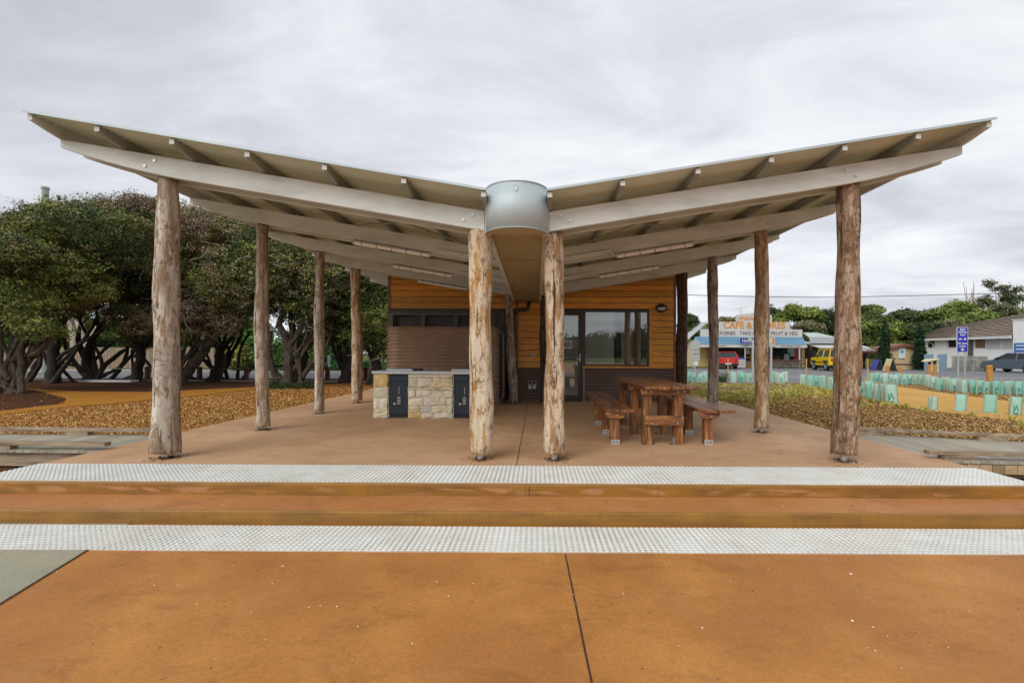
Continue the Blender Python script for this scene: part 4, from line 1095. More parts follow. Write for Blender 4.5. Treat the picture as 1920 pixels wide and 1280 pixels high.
# ------------------------------------------------------------------ bollards
BOL=mk_furn('bollard_timber',(8,8,1)); BOLM=pm('bollard_orange',(.52,.26,.055),(.38,.17,.04),4,.6,sc=(4,4,.6))
def bollard(px,ptop,pbase,r_,label,grp,mat=BOLM,z=-.1,seed=0):
    p=G(px,pbase,z); top=W(px,ptop,p.y).z; t=wthing('bollard',label,'bollard',p,grp)
    MB().tube([(p.x,p.y,z-.1),(p.x,p.y,top-.09)],[r_,r_*.97],14).build('shaft',mat,t,smooth=False)
    MB().tube([(p.x,p.y,top-.085),(p.x,p.y,top-.03),(p.x,p.y,top)],[r_*.97,r_*.95,r_*.55],14).build('cap',mat,t)
    MB().tube([(p.x,p.y,top-.095),(p.x,p.y,top-.083)],[r_*.85]*2,12).build('groove',BLACK,t)
bollard(1855,684,740,.085,'tallest orange timber bollard, in front of the grey car','orange timber bollards at right')
bollard(1664,685,707,.09,'orange timber bollard left of the small sign board in front of the beige shed','orange timber bollards at right')
bollard(1688,686,707,.08,'thin orange timber bollard in front of the beige shed wall','orange timber bollards at right')
bollard(1741,683,707,.09,'left one of two touching orange bollards in front of the blue grey fence','orange timber bollards at right')
bollard(1752,683,706,.09,'right one of two touching orange bollards in front of the blue grey fence','orange timber bollards at right')
RB=pm('bollard_red',(.16,.055,.03),(.10,.035,.02),5,.7)
for px,l in ((374,'left of the second log post'),(276.5,'beside the front left log post'),(553,'by the forked tree trunk'),(614,'between the third and fourth log posts'),(686,'just right of the fourth log post'),(462,'left of the second log post, nearer to it')):
    bollard(px,687,712.5,.10,'dark red road bollard with white cap, '+l,'red bollards along the left road',RB,z=-.05)
bl=[G(px,712.5,-.05) for px in (200,276.5,374,462,553,614,686,720)]
tag(MB().tube([(p.x,p.y,.42) for p in bl],.02,6).build('guard_rail',ZINC),'thin grey rail running through the red bollards beside the left road','rail')
tag(MB().box(*(sorted((G(150,716,-.05).x,G(255,716,-.05).x))),G(200,716,-.05).y-.15,G(200,716,-.05).y+.2,-.05,.03).build('concrete_plinth',WHITE),'low pale concrete strip lying under the dark trees','kerb')

# ------------------------------------------------------------------ trees
def crown_mesh(name,puffs,nleaf,ls,parent,seed,pal,inner=.25,per=14,clump=.16,updir=.35):
    rs=np.random.RandomState(seed); P=np.array([p[:6] for p in puffs],float); pc=np.array([p[6] if len(p)>6 else rs.randint(len(pal)) for p in puffs])
    area=(P[:,3]*P[:,4]+P[:,3]*P[:,5]+P[:,4]*P[:,5]); area/=area.sum()
    nc=nleaf//per; idx=rs.choice(len(P),nc,p=area)
    d=rs.normal(size=(nc,3)); d[:,2]+=.25; d/=np.linalg.norm(d,axis=1)[:,None]
    f=np.where(rs.rand(nc)<inner,rs.uniform(.3,.8,nc),rs.uniform(.82,1.06,nc)); f=np.where(rs.rand(nc)<(.10 if ls<.5 else 0),rs.uniform(1.05,1.45,nc),f)
    lob=1+.16*np.sin(d[:,0]*7+idx)+.13*np.sin(d[:,1]*9+idx*2)+.12*np.sin(d[:,2]*8)
    cc=P[idx,:3]+d*P[idx,3:6]*(f*lob)[:,None]
    pal=np.array(pal,float); ccol=pal[pc[idx]]*rs.uniform(.6,1.5,(nc,1))*rs.uniform(.6,1.45,len(P))[idx][:,None]
    k2=rs.rand(nc)<.16; ccol[k2]=pal[rs.randint(0,len(pal),k2.sum())]*rs.uniform(.8,1.3,(k2.sum(),1))
    N=nc*per; c=np.repeat(cc,per,0)+rs.normal(size=(N,3))*clump*np.array([1,1,.6]); col=np.repeat(ccol,per,0)*rs.uniform(.8,1.2,(N,1))
    nrm=rs.normal(size=(N,3))*.8+np.repeat(d,per,0)*.6; nrm[:,2]+=updir*2; nrm/=np.linalg.norm(nrm,axis=1)[:,None]
    t=np.cross(nrm,rs.normal(size=(N,3))); t/=np.linalg.norm(t,axis=1)[:,None]; b=np.cross(nrm,t)
    L=(ls*rs.uniform(.6,1.4,N))[:,None]; 
    V=np.stack([c-t*L*.5,c+b*L*.24,c+t*L*.5,c-b*L*.24],1).reshape(-1,3)
    return quads(name,V,np.repeat(col,4,0),LEAF,parent)
def wob(pts,amp,k=4,seed=0):
    rs=random.Random(seed); out=[]; pts=[Vector(p) for p in pts]
    for i in range(len(pts)-1):
        a=pts[max(i-1,0)];b=pts[i];c=pts[i+1];d_=pts[min(i+2,len(pts)-1)]
        for j in range(k):
            t=j/k; q=.5*((2*b)+(c-a)*t+(2*a-5*b+4*c-d_)*t*t+(3*b-a-3*c+d_)*t**3)
            out.append(q+Vector((rs.uniform(-amp,amp),rs.uniform(-amp,amp),rs.uniform(-amp,amp)*.5)))
    out.append(pts[-1]); return out
def tree(label,limbs,puffs,nleaf,ls,pal,bark,seed,grp,cat='tree',twigs=0,clump=.16,inner=.25,name='tree',twcol=None):
    """limbs: list of (points, r0, r1)"""
    base=Vector(limbs[0][0][0]); t=wthing(name,label,cat,base,grp); m=MB()
    for k,(pts,r0,r1) in enumerate(limbs):
        q=wob(pts,r0*.18,5,seed+k); n_=len(q); m.tube(q,[r0+(r1-r0)*(i/(n_-1))**.8+ (r0*.35*math.exp(-i*.9) if k==0 else 0) for i in range(n_)],9,jit=.10)
    m.build('trunk',bark,t,smooth=True)
    if puffs: crown_mesh('crown',puffs,nleaf,ls,t,seed,pal,clump=clump,inner=inner)
    if twigs:
        rs=random.Random(seed); m=MB()
        for _ in range(twigs):
            p=rs.choice(puffs); a=Vector((rs.gauss(0,1),rs.gauss(0,1)-.6,rs.gauss(-.2,.7))).normalized()
            s_=Vector((p[0]+a.x*p[3]*.7,p[1]+a.y*p[4]*.7,p[2]+a.z*p[5]*.7)); pts=[s_]; dr_=a.copy()
            for _k in range(5):
                dr_=(dr_+Vector((rs.uniform(-.8,.8),rs.uniform(-.5,.5),rs.uniform(-.7,.5)))).normalized(); pts.append(pts[-1]+dr_*rs.uniform(.1,.22))
            m.tube(pts,[.022,.019,.016,.012,.009,.006],4)
        m.build('dead_twigs',twcol or BARKP2,t,smooth=True)['kind']='stuff'
    return t
BARKP2=pm('twig_grey',(.46,.41,.35),(.30,.26,.22),5,.9)
GRN=[(.085,.125,.028),(.16,.19,.045),(.26,.27,.08),(.15,.115,.085),(.04,.062,.02),(.23,.18,.10),(.25,.17,.12)]
GRNL=[(.05,.10,.022),(.075,.14,.028),(.11,.17,.035),(.035,.07,.018)]
def puffset(x0,x1,y0,y1,zf0,zf1,n_,r0,r1,seed,cols=None):
    rs=random.Random(seed); out=[]
    for i in range(n_):
        x=rs.uniform(x0,x1); y=rs.uniform(y0,y1); r_=rs.uniform(r0,r1); lo,hi=zf0(x,y),zf1(x,y)
        z=rs.uniform(lo+r_*.5,max(lo+r_*.5+.01,hi-r_*.85)); out.append((x,y,z,r_,r_*.9,r_*.5)+((rs.choice(cols),) if cols else ()))
    return out
top_px=lambda u:np.interp(u,[-120,0,50,80,150,190,290,340,420,520,620,725],[372,380,392,374,368,362,360,372,385,395,430,500])
bot_px=lambda u:np.interp(u,[-120,0,90,130,160,190,240,290,340,400,450,520,600,725],[590,590,605,585,560,575,622,645,618,602,598,560,600,650])
def zt(x,y): u=CX+x/y*F; return -.25+EYE+(CY-top_px(u))/F*y
def zb_(x,y): u=CX+x/y*F; return EYE+(CY-bot_px(u))/F*y
def PL(Y,*pts): return [W(a,b,Y+ (i*.0)) for i,(a,b) in enumerate(pts)]
def L3(Y,pts,r0,r1,dy=0):
    n_=len(pts); o=[W(a,b,Y+dy*i/(n_-1)) for i,(a,b) in enumerate(pts)]; return (o,r0,r1)
def span(px0,px1,Y): return (px0-CX)/F*Y,(px1-CX)/F*Y
TL=[]
def left_tree(label,Y,px0,px1,limbs,seed,nl=60000,npuf=16,bark=BARKD,tw=30,cols=None,dep=2.4,r=(.32,.80)):
    nl=int(nl*2.2); npuf=int(npuf*5)
    x0,x1=span(px0,px1,Y)
    L=[L3(Y,pts,r0*.74,r1*.7,dy) for pts,r0,r1,dy in limbs]; L[0][0][0].z=-.12
    for l in L[1:]: pass
    pf=puffset(x0,x1,Y-dep*.5,Y+dep,zb_,zt,npuf,r[0],r[1],seed,cols)
    rs=random.Random(seed+7)
    for i in range(16):
        x=rs.uniform(x0,x1); y=Y+rs.uniform(-1.4,1); q=rs.uniform(.22,.5); pf.append((x,y,zb_(x,y)-rs.uniform(-.3,.45),q,q,q*.6,rs.choice(cols or (0,3))))
    # follow the skyline with smaller tufts
    rs=random.Random(seed+99)
    for i in range(7):
        x=x0+(x1-x0)*(i+.5)/7; y=Y+rs.uniform(0,1.5); rz_=rs.uniform(.3,.5); pf.append((x,y,zt(x,y)-rz_*1.2+rs.uniform(-.2,.05),rs.uniform(.4,.75),.8,rz_,rs.choice(cols or (0,1,2))))
    xb=[v.x for v in (L[0][0][0],)][0]
    for i in range(7):
        bx_=xb+rs.uniform(-.7,.7); q0=rs.uniform(.05,.9); e=(rs.uniform(x0,x1),Y+rs.uniform(-.8,.8),rs.uniform(2.4,3.6))
        if abs(e[0]-bx_)>3: e=(bx_+3*(1 if e[0]>bx_ else -1),e[1],e[2])
        p0=(bx_,Y+rs.uniform(-.3,.3),-.1) if i<3 else (xb+rs.uniform(-.1,.1),Y,q0)
        m1=(p0[0]*.62+e[0]*.38+rs.uniform(-.35,.35),Y,p0[2]*.6+e[2]*.3+rs.uniform(-.2,.2)); m2=(p0[0]*.25+e[0]*.75+rs.uniform(-.3,.3),Y,e[2]*.75)
        L.append(([p0,m1,m2,e],rs.uniform(.055,.10),.03))
    tree(label,L,pf,nl,.070,GRN,bark,seed,'gnarled coastal trees left of the shelter',twigs=tw,clump=.075,inner=.06)
left_tree('dense bright green tree at the far left edge, on a curved leaning grey trunk',12.6,-150,130,[([(22,742),(38,700),(62,660),(84,625),(90,580),(92,520),(70,470)],.17,.09,.6),([(60,668),(82,650),(104,610),(112,560),(140,500)],.14,.05,.8),([(84,600),(60,540),(30,480)],.09,.04,.5)],201,nl=80000,npuf=20,bark=BARK,cols=[0,1,2,1,4],tw=25)
left_tree('dark tree with a thick straight black trunk behind the curved leaning one',16.6,60,230,[([(98,722),(100,680),(104,620),(108,560),(104,500)],.30,.16,0),([(104,640),(122,600),(136,560),(160,500)],.12,.05,.5),([(100,660),(84,630),(88,580)],.12,.06,0)],202,npuf=16,cols=[3,4,0,5,6])
left_tree('tree with crossing thin black stems at the far left behind the curved trunk',17.2,-40,100,[([(30,718),(26,680),(34,630),(30,560)],.24,.12,0),([(50,716),(62,690),(76,660),(70,600)],.10,.06,.4),([(15,700),(5,680),(-20,660)],.10,.06,0)],203,npuf=12,cols=[0,4,1],nl=45000)
left_tree('tree with a swollen black trunk and splayed stems in front of the timber fence',18.9,130,330,[([(174,714),(168,690),(164,660),(178,628),(196,600)],.36,.12,0),([(166,712),(148,690),(124,652),(120,610),(138,570)],.15,.08,0),([(180,712),(196,686),(222,664),(240,650),(236,628),(222,600)],.15,.07,0),([(208,712),(226,690),(236,668),(240,650)],.12,.08,0),([(228,713),(255,700),(268,680),(270,650),(262,600)],.10,.05,0),([(250,712),(249,690),(247,655)],.08,.06,0),([(272,712),(282,690),(262,664),(245,650)],.10,.06,0),([(196,704),(160,690),(136,684),(108,678)],.13,.07,0)],204,nl=80000,npuf=22,cols=[3,5,6,4,0,6],tw=110)
left_tree('tree with one big brown trunk leaning right, just right of the front left log post',16.6,300,480,[([(330,722),(350,700),(378,664),(402,630),(418,590),(440,540),(470,490)],.29,.12,.4),([(385,655),(366,630),(352,610),(330,590)],.13,.06,.3),([(340,705),(372,650),(388,630),(392,600)],.10,.06,.6),([(410,610),(450,560),(480,545)],.09,.04,.3)],205,nl=90000,npuf=22,bark=BARK,cols=[2,5,6,3,1,5],tw=150)
left_tree('slim black tree with forked stems by the road between the first and second log posts',19.2,380,520,[([(418,714),(400,692),(376,668),(352,640)],.16,.09,0),([(395,712),(397,690),(388,660),(400,640),(430,610),(446,580)],.09,.05,0),([(445,713),(447,680),(452,650),(470,620)],.10,.06,0),([(452,714),(470,692),(490,665),(496,620)],.11,.06,0),([(352,700),(366,710),(400,712)],.10,.08,0)],206,nl=60000,npuf=16,cols=[4,0,3,5])
left_tree('forked tree with pale twisting limbs between the second and third log posts',16.2,470,640,[([(541,722),(542,690),(540,655),(534,630),(520,610)],.26,.16,0),([(522,612),(530,590),(550,570),(562,545),(566,515),(560,490)],.13,.08,-.2),([(540,650),(560,625),(568,600),(568,575),(580,555),(592,545)],.13,.06,-.1),([(522,715),(512,695),(505,660),(508,620)],.14,.08,0),([(560,720),(578,690),(600,665),(612,650),(624,612),(620,580),(640,550)],.13,.05,.2)],207,nl=80000,npuf=20,bark=BARK,cols=[4,3,0,2,4],tw=20,r=(.8,1.4))
left_tree('dark leafy tree between the third and fourth log posts',18.0,590,720,[([(650,714),(646,690),(655,650),(640,600)],.24,.12,0),([(640,690),(625,650),(612,600)],.12,.06,0)],208,nl=60000,npuf=16,cols=[4,0,4])
left_tree('dark green tree right of the fourth log post, behind the building corner',16.8,670,790,[([(702,720),(710,690),(700,650),(715,600)],.2,.1,0),([(700,680),(685,640),(680,600)],.1,.05,0)],209,nl=60000,npuf=16,cols=[4,0,1])
# extra canopy trees behind, filling the depth of the grove
def back_tree(label,Y,px0,px1,seed,ylow,yhigh,cols,nl=60000):
    x0,x1=span(px0,px1,Y); zlo=EYE+(CY-ylow)/F*Y; zhi=EYE+(CY-yhigh)/F*Y; xm=(x0+x1)/2
    pf=puffset(x0,x1,Y-1,Y+1.5,lambda x,y:zlo,lambda x,y:zhi,44,.45,.95,seed,cols)
    tree(label,[([(xm,Y,-.1),(xm+.3,Y,1),(xm-.2,Y,2.2),(xm+.2,Y,zhi*.7)],.2,.08),([(xm+.1,Y,.9),(xm+.8,Y,1.8),(xm+1.2,Y,2.8)],.1,.04)],pf,nl,.09,GRN,BARKD,seed,'gnarled coastal trees left of the shelter')
back_tree('shadowy back tree seen low between the second and third log posts',17.6,490,620,221,625,420,[4,4,3])
back_tree('shadowy back tree seen low between third and fourth log posts',17.8,600,690,222,660,470,[4,4,0])
back_tree('shadowy back tree low at the building corner',17.4,680,800,223,660,500,[4,0])
back_tree('shadowy back tree filling the gap right of the front left log post',17.9,330,470,224,585,400,[4,3])
back_tree('shadowy back tree behind the swollen trunk',17.7,170,330,225,575,400,[4,3])
back_tree('shadowy back tree at the far left behind the bright green crown',17.9,-60,110,226,610,430,[4,0])
# tall vent behind the trees
p=W(85,364,25.5); z=W(85,355,25.5).z
t=wthing('concrete_chimney','slim pale concrete chimney rising above the treetops at far left','chimney',(p.x,p.y,0))
MB().tube([(p.x,p.y,-.1),(p.x,p.y,z)],[.22,.15],16).build('shaft',pm('chimney_concrete',(.36,.42,.36),(.30,.34,.29),4,.8),t); MB().tube([(p.x,p.y,z),(p.x,p.y,z+.12)],[.18,.18],16).build('cap',MATS['chimney_concrete'],t)
# low green cover under forked tree
sp_=[]
for _ in range(260):
    p=G(random.uniform(505,600),random.uniform(720,730),-.05); sp_.append((p.x,p.y))
tufts('ground_cover','dark green ground cover at the foot of the forked tree',sp_,.08,.2,10,[(.03,.06,.02),(.04,.08,.02)],12)

# ------------------------------------------------------------------ beyond the left road
FN=pm('fence_paling',(.33,.26,.17),(.22,.165,.11),4,.85,sc=(6,1,.5),tint=True)
def paling(x0,x1,y0,y1,z0,z1,label,mat=FN,step=.11,name='paling_fence',rail=True):
    t=wthing(name,label,'fence',((x0+x1)/2,(y0+y1)/2,z0)); m=MB(); L=math.hypot(x1-x0,y1-y0); n_=int(L/step)
    for i in range(n_):
        a=i/n_; x=x0+(x1-x0)*a; y=y0+(y1-y0)*a; dx,dy=(x1-x0)/L*(step-.012),(y1-y0)/L*(step-.012); o_=random.uniform(-.006,.006)
        nx_,ny_=-dy/step*.02,dx/step*.02
        m.prism([(x,y+o_),(x+dx,y+dy+o_),(x+dx+nx_,y+dy+ny_+o_),(x+nx_,y+ny_+o_)],z0,z1+random.uniform(-.01,.01),'z',col=(lambda q:(q,q,q))(random.uniform(.75,1.15)))
    m.build('palings',mat,t)
    if rail:
        for zz_ in (z1-.15,z0+.25): MB().prism([(x0,y0+.03),(x1,y1+.03),(x1,y1+.08),(x0,y0+.08)],zz_,zz_+.06,'z').build('rail',mat,t)
        MB().prism([(x0,y0-.01),(x1,y1-.01),(x1,y1+.06),(x0,y0+.06)],z1+.005,z1+.03,'z').build('capping',mat,t)
paling(-48,-22.3,31.6,31.6,-.14,1.33,'brown timber paling fence across the road, seen between dark tree trunks')
def shrub(label,px,Y,ztop,w_,pal,seed,grp,zbot=-.1,n_=14000,ls=.14,cat='shrub',name='shrub'):
    x=(px-CX)/F*Y; r_=w_/2; pf=[]; rs=random.Random(seed)
    for _ in range(7): rr=r_*rs.uniform(.4,.6); pf.append((x+rs.uniform(-.5,.5)*r_,Y+rs.uniform(-.5,.5)*r_,zbot+rr*.6+rs.random()*max(.05,(ztop-zbot-rr*1.4)),rr,rr,rr*.8))
    return tree(label,[([(x,Y,zbot-.05),(x,Y,zbot+(ztop-zbot)*.3),(x+.1,Y,zbot+(ztop-zbot)*.6)],max(.04,w_*.02),.03)],pf,n_,ls,pal,BARK,seed,grp,cat=cat,name=name,clump=.12)
YG=[(.20,.22,.04),(.26,.24,.05),(.15,.20,.04)]; BG=[(.09,.24,.035),(.12,.30,.04),(.07,.17,.03)]
shrub('rounded yellow green shrub at the end of the paling fence',437,30.5,1.45,2.6,YG,301,'shrubs beyond the left road')
shrub('bright green bush behind the yellow green shrub',452,33.5,3.2,4.5,BG,302,'shrubs beyond the left road',n_=24000,ls=.2)
shrub('bright green bush over the fence at far left',15,36,3.6,6,BG,303,'shrubs beyond the left road',n_=24000,ls=.2)
shrub('bright green bush behind the fence left of the pale trunks',110,36.5,3.4,5,BG,304,'shrubs beyond the left road',n_=24000,ls=.2)
shrub('yellow green bush behind the fence between pale trunks',155,36,4.6,5,YG+BG,305,'shrubs beyond the left road',n_=24000,ls=.2)
shrub('bright green bush above the clipped hedge',215,37.5,3.4,6,BG,306,'shrubs beyond the left road',n_=24000,ls=.2)
shrub('green bush right of the front left log post over the fence',345,36,2.6,5,BG+[(.05,.10,.03)],307,'shrubs beyond the left road',n_=20000,ls=.2)
shrub('low dark green bush beside the second log post across the road',520,31.5,1.6,4,[(.04,.09,.025),(.06,.13,.03)],308,'shrubs beyond the left road',n_=20000)
shrub('green bush across the road between second and third posts',590,32,2.6,5,[(.04,.09,.025),(.07,.15,.03)],309,'shrubs beyond the left road',n_=20000,ls=.2)
# hedge
x0,x1=span(184,300,34.5); pf=[]
for i in range(14): pf.append((x0+(x1-x0)*i/13,34.5,.85,.5,.5,.95))
tree('clipped dark green hedge behind the paling fence',[([(x0,34.5,-.1),(x0,34.5,.8)],.05,.04)],pf,26000,.13,[(.03,.075,.018),(.04,.10,.02)],BARK,320,None,cat='hedge',clump=.08,name='hedge')
x0,x1=span(560,740,31); pf=[]
for i in range(18): pf.append((x0+(x1-x0)*i/17,31,.02,.55,.5,.42))
tree('long low green hedge across the road beside the fourth log post',[([(x0,31,-.1),(x0,31,.2)],.04,.03)],pf,26000,.12,[(.03,.10,.03),(.045,.14,.035)],BARK,321,None,cat='hedge',clump=.08,name='hedge')
# pale trunked trees behind fence
for i,(pxs,l) in enumerate((([(143,660),(135,620),(128,580)],'pale leaning trunk behind the fence, leftmost of three'),([(156,660),(152,620),(146,570),(150,520)],'pale tall trunk behind the fence, middle of three'),([(164,650),(180,620),(205,600),(215,560)],'pale trunk curving right behind the fence, rightmost of three'))):
    Y=33.5; pts=[W(a,b,Y) for a,b in pxs]; pts=[Vector((pts[0].x-.1,Y,-.12))]+pts
    x,z=pts[-1].x,pts[-1].z
    tree(l,[(pts,.32,.2),([pts[-1],pts[-1]+Vector((.7,0,1.2))],.16,.06)],[(x,Y+.5,z+1.2,1.6,1.4,1.0),(x+.9,Y,z+1.8,1.4,1.4,.9)],14000,.2,BG+YG,BARKP,330+i,'pale trunked trees behind the fence')
# houses beyond
CREAM=pm('cream_render',(.66,.58,.38),(.60,.52,.34),2,.8); ROOFG=pm('grey_roof',(.30,.31,.33),(.25,.26,.28),3,.7)
def house(label,x0,x1,y0,y1,z0,zw,zr_,wall,roof,wins=(),name='house',ridge='x',ov=.4,cat='house',hipped=False):
    t=wthing(name,label,cat,((x0+x1)/2,(y0+y1)/2,z0)); MB().box(x0,x1,y0,y1,z0-.2,zw).build('wall',wall,t)
    ym=(y0+y1)/2; xm=(x0+x1)/2; m=MB()
    if ridge=='x':
        h=(y1-y0)/2 if hipped else 0
        vs=[(x0-ov,y0-ov,zw),(x1+ov,y0-ov,zw),(x1+ov,y1+ov,zw),(x0-ov,y1+ov,zw),(x0-ov+h,ym,zr_),(x1+ov-h,ym,zr_)]
        m.add(vs,[(0,1,5,4),(2,3,4,5),(0,4,3),(1,2,5),(0,3,2,1)])
    else:
        vs=[(x0-ov,y0-ov,zw),(x1+ov,y0-ov,zw),(x1+ov,y1+ov,zw),(x0-ov,y1+ov,zw),(xm,y0-ov,zr_),(xm,y1+ov,zr_)]
        m.add(vs,[(0,4,5,3),(1,2,5,4),(0,1,4),(3,5,2),(0,3,2,1)])
    m.build('roof',roof,t)
    MB().box(x0-ov,x1+ov,y0-ov-.05,y0-ov+.04,zw-.16,zw+.02).build('fascia',WHITE,t)
    for (a,b_,c_,d_) in wins:
        f=MB().box(a-.06,b_+.06,y0-.05,y0-.02,c_-.06,d_+.06).build('window',WHITE,t); MB().box(a,b_,y0-.07,y0-.05,c_,d_).build('pane',DGLASS,f)
    return t
a,b_=span(330,440,40); house('cream house glimpsed through the left trees above the fence',a,b_,40,46,-.1,3.0,4.6,CREAM,ROOFG,[(a+1,a+2.2,1,2.2)])
a,b_=span(696,735,33.5); house('white house with a paned window glimpsed right of the fourth log post',a,b_+3,33.5,38,.3,2.6,3.6,WHITE,ROOFG,[(a+.2,a+1.0,1.15,1.75)])
a,b_=span(0,60,42); house('pale house barely visible behind the trees at far left',a-4,b_,42,47,-.1,3.2,4.6,WHITE,ROOFG)
p=G(617,712,-.05); Y=p.y+6; x=(617-CX)/F*Y
t=wthing('road_sign','small pale road marker post across the left road','sign',(x,Y,-.15)); MB().tube([(x,Y,-.15),(x,Y,.9)],.035,8).build('pole',WHITE,t); MB().box(x-.09,x+.09,Y-.03,Y-.01,.5,.95).build('plate',pm('sign_plate_grey',(.45,.55,.55)),t)
# car glimpsed under trees is covered by house/pale shapes
# ------------------------------------------------------------------ cafe across the road
YC=43.0; S=YC/F
def cx(px): return (px-CX)*S
def cz(px,py): return W(px,py,YC).z
cf=wthing('corner_store','single storey general store with stepped white sign parapet over a blue awning','shop',(cx(1405),YC,-.15))
SIGNW=pm('sign_white',(.56,.55,.52),(.50,.49,.46),1,.7,bmp=.02); YEL=pm('yellow_wall',(.62,.50,.20),(.56,.44,.17),2,.7); ORW=pm('orange_frame',(.55,.27,.05),(.47,.22,.04),4,.5)
BLA=pm('blue_awning',(.10,.25,.37),(.08,.21,.32),1,.5,bmp=0); LTR=pm('letter_orange',(.62,.27,.05)); LTB=pm('letter_brown',(.14,.07,.05)); 
GZc=-.15
MB().box(cx(1312),cx(1502),YC+.0,YC+9,GZc,cz(1400,640)).build('wall',YEL,cf)
pr=MB(); zt1,zt2,zt3,zt4=cz(1405,632),cz(1405,617.5),cz(1405,603.5),cz(1405,590.5)
pr.prism([(cx(1312),zt1),(cx(1502),zt1),(cx(1502),zt2),(cx(1478.5),zt2),(cx(1478.5),zt3),(cx(1445),zt3),(cx(1445),zt4),(cx(1412),zt4+.18),(cx(1379),zt4),(cx(1379),zt3),(cx(1346.5),zt3),(cx(1346.5),zt2),(cx(1312),zt2)],YC-.2,YC-.03); pr.build('sign_parapet',SIGNW,cf)
text('ANGAHOOK',.53,(cx(1411),YC-.21,(zt3+zt4)/2-.02),LTR,cf,bold=.018,sx=.92)
text('CAFE & STORES',.90,(cx(1412),YC-.21,(zt2+zt3)/2),LTR,cf,bold=.03,sx=.93)
text('GROCERIES   TAKE AWAY   FRUIT & VEG',.46,(cx(1412),YC-.21,(zt1+zt2)/2-.02),LTB,cf,bold=.006,sx=.98)
za,zb2=cz(1405,631.5),cz(1405,645); y0,y1=YC-.2,YC-2.2; kA=y1/YC; zb2=W(1405,645,y1).z+.1
m=MB(); xa,xb=cx(1302),cx(1502); xc0,xc1=cx(1297)*kA,cx(1513)*kA
m.add([(xa,y0,za),(xb,y0,za),(xc1,y1,zb2-.1),(xc0,y1,zb2-.1),(xa,y0,za-.06),(xb,y0,za-.06),(xc1,y1,zb2-.16),(xc0,y1,zb2-.16)],[(0,3,2,1),(4,5,6,7),(0,1,5,4),(2,3,7,6),(0,4,7,3),(1,2,6,5)]); m.build('awning',BLA,cf)
zf=zb2-.16
fa=MB().box(xc0,xc1,y1-.03,y1+.03,zf-.24,zf).build('awning_fascia',SIGNW,cf)
text('TAKE AWAY',.2,(cx(1350)*kA,y1-.035,zf-.12),LTB,fa,bold=.004); text('CAFE',.2,(cx(1398)*kA,y1-.035,zf-.12),LTB,fa,bold=.004); text('GROCERIES & FRUIT',.2,(cx(1482)*kA,y1-.035,zf-.12),LTB,fa,bold=.004)
for px in (1300,1345,1398,1440,1500):
    MB().tube([(cx(px)*kA,y1+.1,GZc),(cx(px)*kA,y1+.1,zf)],.05,8).build('verandah_post',SIGNW,cf)
# shop front
MB().box(cx(1340),cx(1498),YC-.04,YC-.01,GZc+.1,zf-.1).build('shop_window',DGLASS,cf)
MB().box(cx(1332),cx(1498),YC-.10,YC-.05,GZc,.45).build('stall_riser',pm('grey_panel',(.30,.31,.33)),cf)
d0,d1=cx(1395),cx(1407.5)
dm=MB(); zdt=2.15; dm.box(d0,d0+.1,YC-.16,YC-.1,GZc,zdt); dm.box(d1-.1,d1,YC-.16,YC-.1,GZc,zdt); dm.box(d0+.1,d1-.1,YC-.16,YC-.1,zdt-.12,zdt); dm.box(d0+.1,d1-.1,YC-.16,YC-.1,.7,.82); dm.box(d0+.1,d1-.1,YC-.16,YC-.1,GZc,.15)
do=dm.build('shop_door',ORW,cf); MB().box(d0+.15,d1-.15,YC-.15,YC-.12,1.1,1.8).build('door_poster',WHITE,do)
for (a_,b2,z0_,z1_,c_) in ((1481,1488,.9,2.0,(.30,.50,.60)),(1488,1496,.6,2.2,(.50,.08,.05)),(1476,1481,1.2,2.0,(.35,.55,.10)),(1470,1479,.5,1.1,(.40,.50,.45)),(1325,1331,.3,2.0,(.5,.2,.05))):
    MB().box(cx(a_),cx(b2),YC-.07,YC-.045,z0_,z1_).build('window_poster',paint('poster_%d'%a_,c_),cf)
# side wing left with sloping roof, water tank, aerial
m=MB(); m.add([(cx(1286),YC+.5,2.2),(cx(1330),YC+.5,4.2),(cx(1330),YC+9,4.2),(cx(1286),YC+9,2.2)],[(0,1,2,3)]); rr_=m.build('side_roof',pm('pale_roof',(.50,.54,.58)),cf); q=rr_.modifiers.new('s','SOLIDIFY'); q.thickness=.08
MB().box(cx(1292),cx(1312),YC+1,YC+9,GZc,2.4).build('side_wall',pm('cream_wall',(.62,.55,.38)),cf)
m=MB(); m.add([(cx(1500),YC-.7,cz(1510,642)),(cx(1556),YC-.7,cz(1556,645)),(cx(1553),YC+6,cz(1556,634)),(cx(1500),YC+6,cz(1510,630))],[(0,1,2,3)]); rr_=m.build('annex_roof',MATS['pale_roof'],cf); q=rr_.modifiers.new('s','SOLIDIFY'); q.thickness=.12
MB().box(cx(1503),cx(1554),YC-.1,YC+6,GZc,cz(1530,646)-.05).build('annex_wall',SIGNW,cf)
for a_,b2 in ((1505.5,1518),(1519,1532),(1533,1546)):
    m=MB(); x0,x1=cx(a_),cx(b2); y=YC-.1; z1=1.95
    m.box(x0,x0+.1,y-.06,y-.01,GZc,z1); m.box(x1-.1,x1,y-.06,y-.01,GZc,z1); m.box(x0+.1,x1-.1,y-.06,y-.01,z1-.15,z1); m.box(x0+.1,x1-.1,y-.06,y-.01,GZc,.05)
    f=m.build('annex_door',ORW,cf); MB().box(x0+.1,x1-.1,y-.03,y-.005,.05,z1-.15).build('pane',DGLASS,f)
p=W(1358,606,YC+4); t=wthing('water_tank','dark round water tank behind the sign parapet','tank',(p.x,p.y,3)); MB().cyl((p.x,p.y,2.6),.55*1.2,1.25,18).build('tank_body',pm('tank_grey',(.07,.09,.10)),t); MB().cyl((p.x,p.y,2.2),.7,.4,8).build('tank_stand',BROWNF,t)
